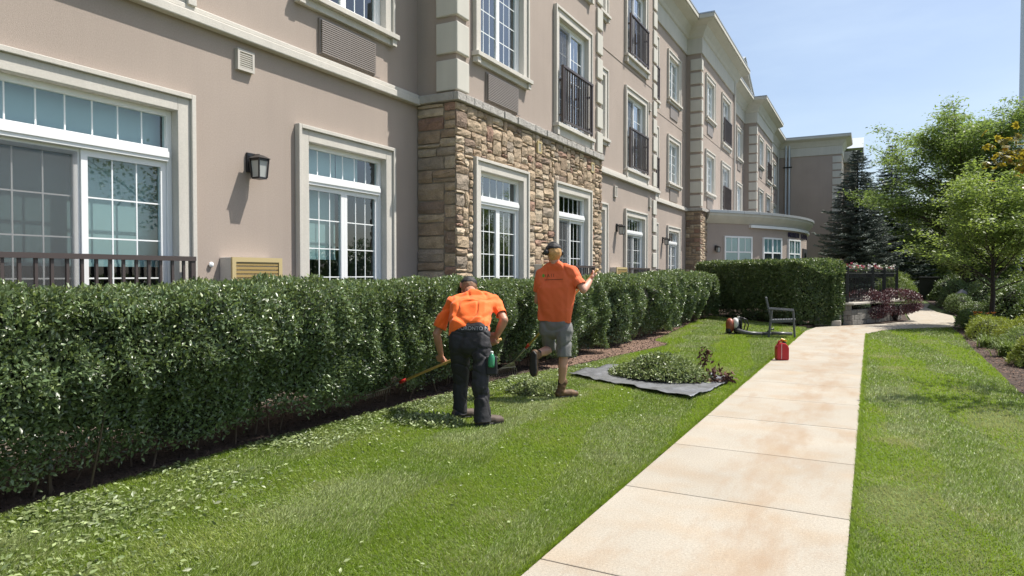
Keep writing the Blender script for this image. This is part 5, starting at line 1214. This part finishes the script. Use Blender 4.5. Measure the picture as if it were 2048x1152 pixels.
def flesh(name, blobs, voxel, smooth, mat, parent, wrinkle=None, cut=None):
    """weld overlapping solids into one continuous skin"""
    m = MB()
    for V, F in blobs: m.add(V, F)
    me = bpy.data.meshes.new(name); me.from_pydata(m.v, [], m.f); o = bpy.data.objects.new('tmp', me); COL.objects.link(o)
    md = o.modifiers.new('r', 'REMESH'); md.mode = 'VOXEL'; md.voxel_size = voxel
    md = o.modifiers.new('s', 'SMOOTH'); md.iterations = smooth; md.factor = .5
    dg = bpy.context.evaluated_depsgraph_get(); out = bpy.data.meshes.new_from_object(o.evaluated_get(dg)); bpy.data.objects.remove(o); bpy.data.meshes.remove(me)
    out.name = name
    if wrinkle or cut:
        n = len(out.vertices); co = np.zeros(n * 3, np.float32); no = np.zeros(n * 3, np.float32); out.vertices.foreach_get('co', co); out.vertices.foreach_get('normal', no); co = co.reshape(-1, 3).astype(float); no = no.reshape(-1, 3)
        if wrinkle:
            for (s, amp, stretch, sd) in wrinkle:
                f_ = lump(co * np.array(stretch), abs(s), sd); f_ = f_ if s > 0 else -np.exp(-(f_ / .16) ** 2); co += no * (f_ * amp)[:, None]
        out.vertices.foreach_set('co', co.astype(np.float32).ravel())
        if cut:                                  # keep(co) -> bool; opens a hem
            keep = cut(co); bm = bmesh.new(); bm.from_mesh(out); bm.verts.ensure_lookup_table(); bmesh.ops.delete(bm, geom=[bm.verts[i] for i in np.nonzero(~keep)[0]], context='VERTS'); bm.to_mesh(out); bm.free()
    out.polygons.foreach_set('use_smooth', [True] * len(out.polygons))
    return link(out, name, mat, parent)
def grip(c, axis, wrist, flip=1):
    """a fist closed round a handle at c"""
    axis = axis.normalized(); n = wrist - c; n = (n - axis * n.dot(axis)).normalized(); b = axis.cross(n) * flip; out = []
    pc = c + n * .036
    out.append(blob([(pc - axis * .034 + n * .004, .018), (pc + axis * .034 + n * .004, .018), (pc - axis * .028 + n * .045 + b * -.004, .018), (pc + axis * .026 + n * .045 - b * .004, .018)]))
    out.append(blob([(pc + n * .045, .026), (wrist, .028)]))
    for i in range(4):
        t = axis * (-.034 + .0227 * i); L = (200, 235, 230, 195)[i]; pts = []
        for k in range(5):
            th = R(20 + L * k / 4); pts.append(c + t + (n * math.cos(th) + b * math.sin(th)) * (.0285 - .001 * k))
        out += chain(pts, [.0105, .010, .0095, .009, .008])
    pts = [pc - axis * .034 * flip * 0 - axis * .036 + n * .02, c - axis * .046 - b * .024 + n * .012, c - axis * .040 - b * .030 - n * .010, c - axis * .026 - b * .016 - n * .027]
    out += chain(pts, [.015, .0125, .011, .0095]); return out
def head(c, up, face, s=1.0):
    """skull, jaw, nose, lips, brows and ears; c = middle of the skull"""
    up = up.normalized(); face = (face - up * face.dot(up)).normalized(); sd = face.cross(up); P = lambda f, x, u: c + face * f * s + sd * x * s + up * u * s
    o = [blob([(P(-.02, 0, .03), .083 * s), (P(.025, 0, .025), .076 * s)]), blob([(P(.04, 0, .01), .062 * s), (P(.055, 0, -.075), .036 * s), (P(.0, .035, -.055), .035 * s), (P(.0, -.035, -.055), .035 * s)])]
    o.append(blob([(P(.098, 0, .012), .008 * s), (P(.118, 0, -.025), .011 * s), (P(.095, 0, -.03), .016 * s)]))
    o.append(blob([(P(.085, .02, -.058), .008 * s), (P(.092, 0, -.056), .010 * s), (P(.085, -.02, -.058), .008 * s)])); o.append(blob([(P(.088, .035, .03), .010 * s), (P(.088, -.035, .03), .010 * s)]))
    for k in (-1, 1): o.append(blob([(P(-.005, k * .080, .012), .012 * s), (P(-.012, k * .090, .022), .016 * s), (P(-.008, k * .086, -.018), .010 * s)], None))
    return o, P
def eyes(P, parent, s=1.0):
    for k in (-1, 1): 
        m = MB(); m.lathe(P(.088, k * .031, .006), [(.003, -.011), (.010, -.006), (.012, 0), (.010, .006), (.003, .011)], 10); m.build('eye', mt['white'], parent, smooth=True)
def cap_hat(P, c, up, face, mat, parent, brim=True, s=1.0, low=.035):
    up = up.normalized(); face = (face - up * face.dot(up)).normalized()
    cp = flesh('cap', [blob([(P(-.022, 0, .035), .093 * s), (P(.028, 0, .035), .088 * s)])], .006, 3, mat, parent, cut=lambda co: (co - np.array(P(0, 0, low))) @ np.array(up) > .28 * ((co - np.array(c)) @ np.array(face)) * 0 + .0)
    sol = cp.modifiers.new('s', 'SOLIDIFY'); sol.thickness = .004
    if brim:
        sd = face.cross(up); m = MB(); n = 12; rows = []
        for i in range(n + 1):
            a = R(-62 + 124 * i / n); a0 = Vector(P(0, 0, low + .012)) + (face * math.cos(a) * .112 + sd * math.sin(a) * .088) * s; ext = .085 * math.cos(a * .9) * s
            b0 = a0 + (face * .96 + sd * math.sin(a) * .15) * ext - up * (.030 * s * math.cos(a) - .0) - up * .012 * abs(math.sin(a)); rows.append((a0, b0))
        for i in range(n):
            q = [rows[i][0], rows[i + 1][0], rows[i + 1][1], rows[i][1]]; m.add(q + [x - up * .006 for x in q], [(0, 1, 2, 3), (7, 6, 5, 4), (3, 2, 6, 7)])
        m.build('cap_brim', mat, cp, smooth=True)
    return cp
def boot(blobs_anchor, heel, toe, ankle, name, parent, m_up, m_sole, shaft=.13):
    heel, toe, ankle = Vector(heel), Vector(toe), Vector(ankle); d = (toe - heel).normalized(); u = (ankle - heel); u = (u - d * u.dot(d)).normalized(); sdv = d.cross(u)
    H = lambda f, z, x=0: heel + d * f + u * z + sdv * x
    L = (toe - heel).length; sh = (ankle - heel).normalized()
    up_ = [blob([(H(.015, .055), .043), (H(.06, .055), .045), (H(.05, .10), .048)]), blob([(H(.06, .06), .046), (H(L - .09, .05), .045), (H(L - .05, .042), .040)]), blob([(H(L - .10, .045, .012), .042), (H(L - .045, .04, -.008), .038), (H(L - .04, .04, .014), .036)]), blob([(H(.05, .10), .050), (ankle + sh * .02, .052)]), blob([(ankle, .052), (ankle + sh * shaft * .4, .054)])]
    b = flesh(name, up_, .006, 3, m_up, parent, wrinkle=[(45, .003, (1, 1, 1.8), 7)])
    so_ = [blob([(H(.0, .016), .016), (H(.03, .016, .028), .016), (H(.03, .016, -.028), .016), (H(.085, .016, .026), .016), (H(.085, .016, -.026), .016)]), blob([(H(.08, .016, .024), .016), (H(.08, .016, -.024), .016), (H(L - .09, .016, .036), .016), (H(L - .09, .016, -.034), .016), (H(L - .012, .018, .006), .016), (H(L - .04, .017, .028), .016), (H(L - .04, .017, -.024), .016)])]
    flesh('sole', so_, .006, 2, m_sole, b)
    flesh('toe_cap', [blob([(H(L - .085, .044), .047), (H(L - .046, .041), .044)])], .006, 2, m_sole if m_up is mt['boot'] else m_up, b); return b
def decal(me, target, origin, ux, uy, dirv, mat, name, parent, off=.0025):
    """lay a flat print on cloth: local x, y of the mesh run along ux, uy from origin and are pressed along dirv"""
    dg = bpy.context.evaluated_depsgraph_get(); tm = target.data; w0 = wloc(target); bv = BVHTree.FromPolygons([v.co + w0 for v in tm.vertices], [tuple(p.vertices) for p in tm.polygons])
    bm = bmesh.new(); bm.from_mesh(me); bmesh.ops.triangulate(bm, faces=bm.faces); bmesh.ops.subdivide_edges(bm, edges=[e for e in bm.edges if e.calc_length() > .02], cuts=2); bm.to_mesh(me); bm.free()
    for v in me.vertices:
        p = origin + ux * v.co.x + uy * v.co.y; h = bv.ray_cast(p - dirv * .5, dirv); v.co = (h[0] - dirv * off) if h[0] is not None else p
    return link(me, name, mat, parent)
def rake(name, label, top, tip, fr_, parts_r, mat_handle):
    """leaf rake: handle from top to tip, red collar and spring tines"""
    top, tip = Vector(top), Vector(tip); d = (tip - top).normalized(); L = (tip - top).length; root = empty(name, tip, label, 'rake', 'rakes held by the workers'); at_ = lambda t: top + d * t
    MB().tube([top, at_(L * fr_)], .0145, 10).build('handle', mat_handle, root, smooth=True); MB().tube([at_(L * fr_ - .001), at_(L * fr_ + .085)], .0185, 10).build('collar', mt['redpl'], root, smooth=True)
    MB().tube([at_(L * fr_ + .075), at_(L * .86)], [.013, .010], 8).build('ferrule', mt['steel'], root, smooth=True)
    sdv = d.cross(Vector((0, 0, 1))).normalized(); nv = sdv.cross(d).normalized()
    for k in range(15):
        f = (k - 7) / 7; end = at_(L) + sdv * f * .24 - d * .05 * f * f; m = MB(); m.tube([at_(L * .855), at_(L * .91) + sdv * f * .10, end, end + Vector((0, 0, -.04)) + d * .01], .0035, 5); m.build('tine', mt['steel'], root)
    MB().bar(at_(L * .925) - sdv * .125, at_(L * .925) + sdv * .125, .02, .006).build('spreader', mt['steel'], root)
    return root

# ---- worker bending over (hi-vis tee, black work trousers)
def bending_worker():
    D = at; root = empty('person', (-3.5, 6.0, 0), 'person in hi-vis orange tee and black work trousers bending to rake under the hedge', 'person', 'workers trimming the hedge')
    pel = D(941, 676, 7.02); wai = D(938, 655, 7.08); chest = D(938, 622, 7.25); nb = D(945, 588, 7.44); hd = D(936, 576, 7.60)
    Ls, Rs = D(903, 606, 7.40), D(992, 604, 7.30); Le, Lw, Lh = D(873, 668, 7.36), D(882, 709, 7.44), D(886, 725, 7.47); Re, Rw, Rh = D(1008, 640, 7.12), D(994, 671, 7.18), D(988, 684, 7.20)
    up = (hd - nb).normalized(); face = (Vector((-.55, .55, -.75))).normalized()
    hp, P = head(hd, Vector((-.15, .45, .80)), Vector((-.62, .45, -.35)))
    axis = (Lh - Rh).normalized()
    bodyb = hp + chain([nb, hd - up * .02], [.062, .058]) + [blob([(Ls, .036), (Rs, .036), (chest, .085)]), blob([(chest, .085), (pel, .06)])]
    bodyb += chain([Ls, Ls.lerp(Le, .6), Le, Le.lerp(Lw, .35), Lw], [.036, .042, .043, .044, .029]) + chain([Rs, Rs.lerp(Re, .5), Re, Re.lerp(Rw, .35), Rw], [.036, .040, .045, .046, .031]) + grip(Lh, axis, Lw, 1) + grip(Rh, axis, Rw, -1)
    # legs inside the trousers
    HL, HR = D(919, 690, 7.08), D(963, 690, 6.96); KL, KR = D(922, 764, 7.16), D(961, 768, 6.86); AL, AR = D(920, 826, 7.15), D(966, 842, 6.83)
    bodyb += chain([HL, KL, AL], [.06, .05, .036]) + chain([HR, KR, AR], [.06, .05, .036])
    body = flesh('body', bodyb, .0066, 3, mt['skin2'], root)
    eyes(P, body)
    # tee: back, sleeves
    rt = RT
    tee = [blob([(Ls + UP * .005, .075), (Rs + UP * .005, .075), (D(922, 618, 7.28), .125), (D(962, 618, 7.22), .125)]), blob([(D(920, 618, 7.27), .13), (D(962, 618, 7.22), .13), (D(918, 655, 7.12), .105), (D(962, 655, 7.04), .10)]),
           blob([(D(918, 650, 7.12), .105), (D(962, 650, 7.04), .10), (D(916, 672, 7.10), .098), (D(965, 670, 6.99), .092)]), blob([(nb - up * .015, .075), (Ls, .065), (Rs, .065)])]
    tee += chain([Ls, Ls.lerp(Le, .55), Ls.lerp(Le, .82)], [.078, .078, .080]) + chain([Rs, Rs.lerp(Re, .45), Rs.lerp(Re, .72)], [.078, .074, .074])
    hem = [D(885, 672, 7.08), D(935, 655, 7.0), D(985, 668, 6.9)]
    def keep(co):
        px = 1024 + FPX * ((co - [0, 0, CAMZ]) @ np.array(RT)) / ((co - [0, 0, CAMZ]) @ np.array(FW)); py = 576 - FPX * ((co - [0, 0, CAMZ]) @ np.array(UP)) / ((co - [0, 0, CAMZ]) @ np.array(FW))
        lim = 652 + ((px - 941) / 40.0) ** 2 * 17
        torso = (px > 893) & (px < 990)
        # sleeves end square to the arm
        le = (co - np.array(Ls)) @ np.array((Le - Ls)) / (Le - Ls).length_squared; re_ = (co - np.array(Rs)) @ np.array((Re - Rs)) / (Re - Rs).length_squared
        nearL = np.linalg.norm(co - np.array(Ls) - np.clip(le, 0, 1.2)[:, None] * np.array(Le - Ls), axis=1) < .095; nearR = np.linalg.norm(co - np.array(Rs) - np.clip(re_, 0, 1.2)[:, None] * np.array(Re - Rs), axis=1) < .092
        return ~((torso & (py > lim) & ~nearL & ~nearR) | (nearL & (le > .82)) | (nearR & (re_ > .72)))
    t = flesh('tee_shirt', tee, .0075, 3, mt['hivis'], root, wrinkle=[(-6, .017, (1.2, 1.2, 1.6), 300), (-10, .011, (1.6, 1.6, .8), 304), (9, .008, (1.6, 1.6, 1.2), 301), (24, .006, (1.3, 1.3, .8), 302), (55, .002, (1, 1, 1), 303)], cut=keep)
    s_ = t.modifiers.new('s', 'SOLIDIFY'); s_.thickness = .004
    # trousers
    tr = [blob([(D(914, 672, 7.08), .085), (D(966, 672, 6.97), .085), (D(917, 695, 7.07), .105), (D(965, 695, 6.95), .105)]), blob([(D(917, 660, 7.10), .072), (D(963, 660, 7.0), .072), (D(914, 676, 7.08), .084), (D(966, 676, 6.97), .084)])]
    tr += chain([D(919, 695, 7.08), D(921, 735, 7.13), KL, D(920, 800, 7.16), D(918, 831, 7.15)], [.105, .094, .082, .080, .092]) + chain([D(964, 695, 6.96), D(964, 735, 6.9), KR, D(966, 812, 6.85), D(966, 848, 6.82)], [.106, .096, .086, .083, .094])
    trz = D(918, 836, 7.14).z
    tro = flesh('trousers', tr, .008, 3, mt['trous'], root, wrinkle=[(-7, .015, (1.0, 1.0, 1.6), 310), (-12, .008, (1, 1, 2.2), 314), (7, .007, (1.4, 1.4, .5), 311), (20, .0035, (1.4, 1.4, .8), 312), (45, .002, (1, 1, 1.6), 313)], cut=lambda co: co[:, 2] > .045)
    wb_ = flesh('waistband', [blob([(D(918, 657.5, 7.095), .080), (D(962, 657.5, 6.995), .080), (D(917, 662, 7.09), .082), (D(963, 662, 6.99), .082)])], .008, 3, mt['trous'], tro)
    fd = Vector((.55, .84, 0)).normalized()
    for A_, off in ((AL, Vector((0, 0, 0))), (AR, Vector((0, 0, 0)))):
        heel = Vector((A_.x, A_.y, 0)) - fd * .07; boot(None, heel, heel + fd * .30, Vector((A_.x, A_.y, .13)), 'boot', root, mt['bootgrey'], mt['bootdark'])
    # hair and cap
    hr = flesh('hair', [blob([(P(-.030, 0, .012), .088), (P(-.010, 0, -.022), .078)])], .006, 3, mt['hairbrown'], root, cut=lambda co: (co - np.array(hd)) @ np.array(face) < .035)
    cp = cap_hat(P, hd, Vector((-.15, .45, .80)), Vector((-.62, .45, -.35)), mt['cap'], root, True, 1.04, .02)
    # printing on the waistband
    me = font_mesh('TORONTO M', .052, 0); decal(me, wb_, D(945, 660.5, 6.9), RT, UP, FW, mt['printw'], 'waistband_print', tro)
    # bottle in the trouser pocket
    b0 = D(983, 722, 6.80); bt = empty('drink_bottle', b0, 'green plastic bottle with pale cap in the bending worker\'s trouser pocket', 'bottle'); ax = Vector((.05, 0, 1)).normalized()
    MB().lathe(b0, [(.028, -.06), (.032, -.04), (.032, .035), (.022, .06), (.014, .075)], 14, ax).build('bottle_body', mt['bottle'], bt, smooth=True); MB().lathe(b0 + ax * .0755, [(.015, 0), (.015, .018), (.012, .021)], 12, ax).build('bottle_cap', mt['bottlecap'], bt)
    m = MB(); m.bar(D(983, 712, 6.835), D(984, 750, 6.83), .11, .05, up=tuple(FW)); m.build('cargo_pocket', mt['trous'], tro, bevel=.015)
    # rake
    tip = D(750, 786, 7.75); d = (Lh - Rh).normalized(); top = Rh - d * .09
    rake('leaf_rake', 'wooden-handled rake with red collar held low by the bending worker', top, tip, .74, None, mt['wood'])
    return Lh, Rh, tip
bending_worker()

# ---- worker stepping forward (orange tee, grey shorts)
def stepping_worker():
    D = at; root = empty('person', (-3.3, 7.6, 0), 'person in burnt orange tee, grey shorts and tan boots stepping forward with a rake', 'person', 'workers trimming the hedge')
    pel = D(1112, 645, 8.34); chest = D(1113, 570, 8.36); nb = D(1112, 524, 8.36); hd = D(1107, 507, 8.36)
    Ls, Rs = D(1081, 546, 8.46), D(1146, 543, 8.26); Le, Lw = D(1075, 602, 8.56), D(1094, 622, 8.80); Re, Rw, Rh = D(1167, 580, 8.16), D(1181, 560, 8.36), D(1186, 549, 8.42)
    hup = Vector((-.12, .10, 1)).normalized(); hface = Vector((-.80, .55, -.25))
    hp, P = head(hd, hup, hface)
    tip = D(1004, 752, 10.0); tip.z = .05; axis = (tip - Rh).normalized(); Lh = Rh.lerp(tip, .30)
    bodyb = hp + chain([nb - Vector((0, 0, .03)), hd - hup * .05], [.062, .056]) + [blob([(Ls, .036), (Rs, .036), (chest, .085)]), blob([(chest, .085), (pel, .06)])]
    Lw = Lh + (Le - Lh).normalized() * .085
    bodyb += chain([Ls, Ls.lerp(Le, .55), Le, Lw], [.036, .044, .043, .030]) + chain([Rs, Rs.lerp(Re, .5), Rs.lerp(Re, .8), Re, Re.lerp(Rw, .35), Rw], [.036, .042, .048, .044, .047, .031]) + grip(Lh, axis, Lw, 1) + grip(Rh, axis, Rw, -1)
    HL, HR = D(1096, 655, 8.40), D(1126, 655, 8.28); KL, KR = D(1099, 697, 8.50), D(1127, 712, 8.28); AL, AR = D(1072, 708, 8.10), D(1123, 771, 8.34)
    calfL = KL.lerp(AL, .35) + Vector((0, 0, -.012)); calfR = KR.lerp(AR, .35) - FW * .02
    bodyb += chain([HL, KL, calfL, AL], [.058, .054, .058, .038]) + chain([HR, KR, calfR, AR], [.058, .053, .058, .038])
    body = flesh('body', bodyb, .0066, 3, mt['skin'], root); eyes(P, body)
    tee = [blob([(Ls + Vector((0, 0, -.005)), .070), (Rs + Vector((0, 0, -.005)), .070), (D(1092, 575, 8.40), .115), (D(1132, 575, 8.30), .115)]), blob([(D(1093, 575, 8.40), .12), (D(1132, 575, 8.30), .12), (D(1093, 625, 8.40), .100), (D(1129, 625, 8.29), .100)]),
           blob([(D(1092, 620, 8.40), .104), (D(1130, 620, 8.29), .104), (D(1091, 648, 8.40), .098), (D(1130, 650, 8.29), .098)]), blob([(nb - Vector((0, 0, .035)), .072), (Ls, .06), (Rs, .06)])]
    tee += chain([Ls, Ls.lerp(Le, .55), Ls.lerp(Le, .70)], [.072, .072, .073]) + chain([Rs, Rs.lerp(Re, .5), Rs.lerp(Re, .78)], [.072, .074, .075])
    def keep(co):
        le = (co - np.array(Ls)) @ np.array((Le - Ls)) / (Le - Ls).length_squared; re_ = (co - np.array(Rs)) @ np.array((Re - Rs)) / (Re - Rs).length_squared
        nearL = np.linalg.norm(co - np.array(Ls) - np.clip(le, 0, 1.3)[:, None] * np.array(Le - Ls), axis=1) < .088; nearR = np.linalg.norm(co - np.array(Rs) - np.clip(re_, 0, 1.3)[:, None] * np.array(Re - Rs), axis=1) < .092
        px = 1024 + FPX * ((co - [0, 0, CAMZ]) @ np.array(RT)) / ((co - [0, 0, CAMZ]) @ np.array(FW))
        return ~((co[:, 2] < .935 - (px - 1075) * .0004) | (nearL & (le > .66) & (px < 1083)) | (nearR & (re_ > .76) & (px > 1150)))
    t = flesh('tee_shirt', tee, .0075, 3, mt['rust'], root, wrinkle=[(-6, .018, (1.5, 1.5, .7), 320), (-9, .011, (1.2, 1.2, 1.4), 324), (8, .008, (1.6, 1.6, .5), 321), (22, .007, (1.5, 1.5, .6), 322), (55, .002, (1, 1, 1), 323)], cut=keep); s_ = t.modifiers.new('s', 'SOLIDIFY'); s_.thickness = .004
    sh = [blob([(D(1093, 640, 8.40), .088), (D(1129, 640, 8.29), .088), (D(1094, 662, 8.40), .103), (D(1130, 662, 8.28), .103)])]
    sh += chain([D(1096, 662, 8.40), KL.lerp(HL, .25), KL + (KL - HL) * .02], [.102, .092, .090]) + chain([D(1128, 662, 8.28), D(1128, 690, 8.28), D(1127, 714, 8.28)], [.103, .097, .096])
    kz = D(1127, 710, 8.28).z; lk = lambda co: (co - np.array(HL)) @ np.array(KL - HL) / (KL - HL).length_squared
    def keep2(co):
        px = 1024 + FPX * ((co - [0, 0, CAMZ]) @ np.array(RT)) / ((co - [0, 0, CAMZ]) @ np.array(FW)); return ~(((px > 1111) & (co[:, 2] < kz - .015)) | ((px <= 1111) & (lk(co) > 1.02)))
    s2 = flesh('shorts', sh, .008, 3, mt['shorts'], root, wrinkle=[(-8, .014, (1, 1, 1.3), 330), (10, .007, (1, 1, 1), 331), (26, .005, (1, 1, 1.6), 332)], cut=keep2); q = s2.modifiers.new('s', 'SOLIDIFY'); q.thickness = .004
    # boots and socks
    fd = Vector((.62, .78, 0)).normalized(); heel = Vector((AR.x, AR.y, .003)) - fd * .06; top = Vector((AR.x, AR.y, .14))
    bt = boot(None, heel, heel + fd * .29, top, 'boot', root, mt['boot'], mt['bootdark'], .16); bt['label'] = 'tan work boot flat on the grass'
    flesh('sock', chain([top + Vector((0, 0, .03)), top.lerp(AR, 1.0) + Vector((0, 0, .06))], [.047, .046]), .006, 2, mt['sock'], root)
    shin = (AL - KL).normalized(); foot = (Vector((0, 0, -1)) * .9 - FW * .25 + RT * -.1).normalized(); foot = (foot - shin * foot.dot(shin) * .55).normalized(); heelL = AL + shin * .095 - foot * .04
    bl_ = boot(None, heelL, heelL + foot * .29, AL + shin * .0, 'boot', root, mt['boot'], mt['bootdark'], .12); bl_['label'] = 'raised boot with its dark sole turned to the camera'
    flesh('sock', chain([AL - shin * .005, AL - shin * .06], [.048, .046]), .006, 2, mt['sock'], root)
    hr = flesh('hair', [blob([(P(-.030, 0, .010), .090), (P(-.014, 0, -.030), .076)])], .006, 3, mt['hairblond'], root, wrinkle=[(60, .003, (1, 1, 1), 341)], cut=lambda co: (co - np.array(hd)) @ np.array(hface.normalized()) < .02)
    cp = cap_hat(P, hd, hup, hface, mt['cap'], root, True, 1.05, .045)
    # ear defenders over the cap
    m = MB(); pts = [P(-.01, .099 * math.cos(R(a)), .015 + .125 * math.sin(R(a))) for a in range(0, 181, 12)]; m.tube(pts, .009, 8); eb = m.build('headset_band', mt['cap'], root, smooth=True)
    for k in (-1, 1): MB().lathe(P(-.008, k * .088, .008), [(.030, 0), (.036, .008), (.036, .028), (.024, .040)], 14, P(0, k, 0) - P(0, 0, 0)).build('ear_cup', mt['bl_black'], eb, smooth=True)
    # print across the shoulders: a green leaf mark, small lettering and a fine line
    uxx = (Rs - Ls).normalized(); o = D(1112, 552, 8.2)
    mm = MB(); mm.add([(.016 * math.cos(a * .524), .022 * math.sin(a * .524), 0) for a in range(12)], [tuple(range(12))]); me = bpy.data.meshes.new('leafmark'); me.from_pydata(mm.v, [], mm.f); decal(me, t, D(1088, 551, 8.2), uxx, Vector((0, 0, 1)), FW, mt['printg'], 'leaf_mark', t)
    me = font_mesh('I A I I', .055, 0); decal(me, t, D(1100, 554, 8.2), uxx, Vector((0, 0, 1)), FW, mt['print'], 'shirt_print', t)
    mm = MB(); mm.add([(-.12 + .02 * i, .0035 * s, 0) for i in range(13) for s in (-1, 1)], [(2 * i, 2 * i + 2, 2 * i + 3, 2 * i + 1) for i in range(12)]); me = bpy.data.meshes.new('line'); me.from_pydata(mm.v, [], mm.f); decal(me, t, D(1108, 559, 8.2), uxx, Vector((0, 0, 1)), FW, mt['print'], 'shirt_print_line', t)
    rake('leaf_rake', 'wooden-handled rake with red collar trailing from the stepping worker\'s raised hand', Rh - axis * .10, tip, .68, None, mt['wood'])
stepping_worker()
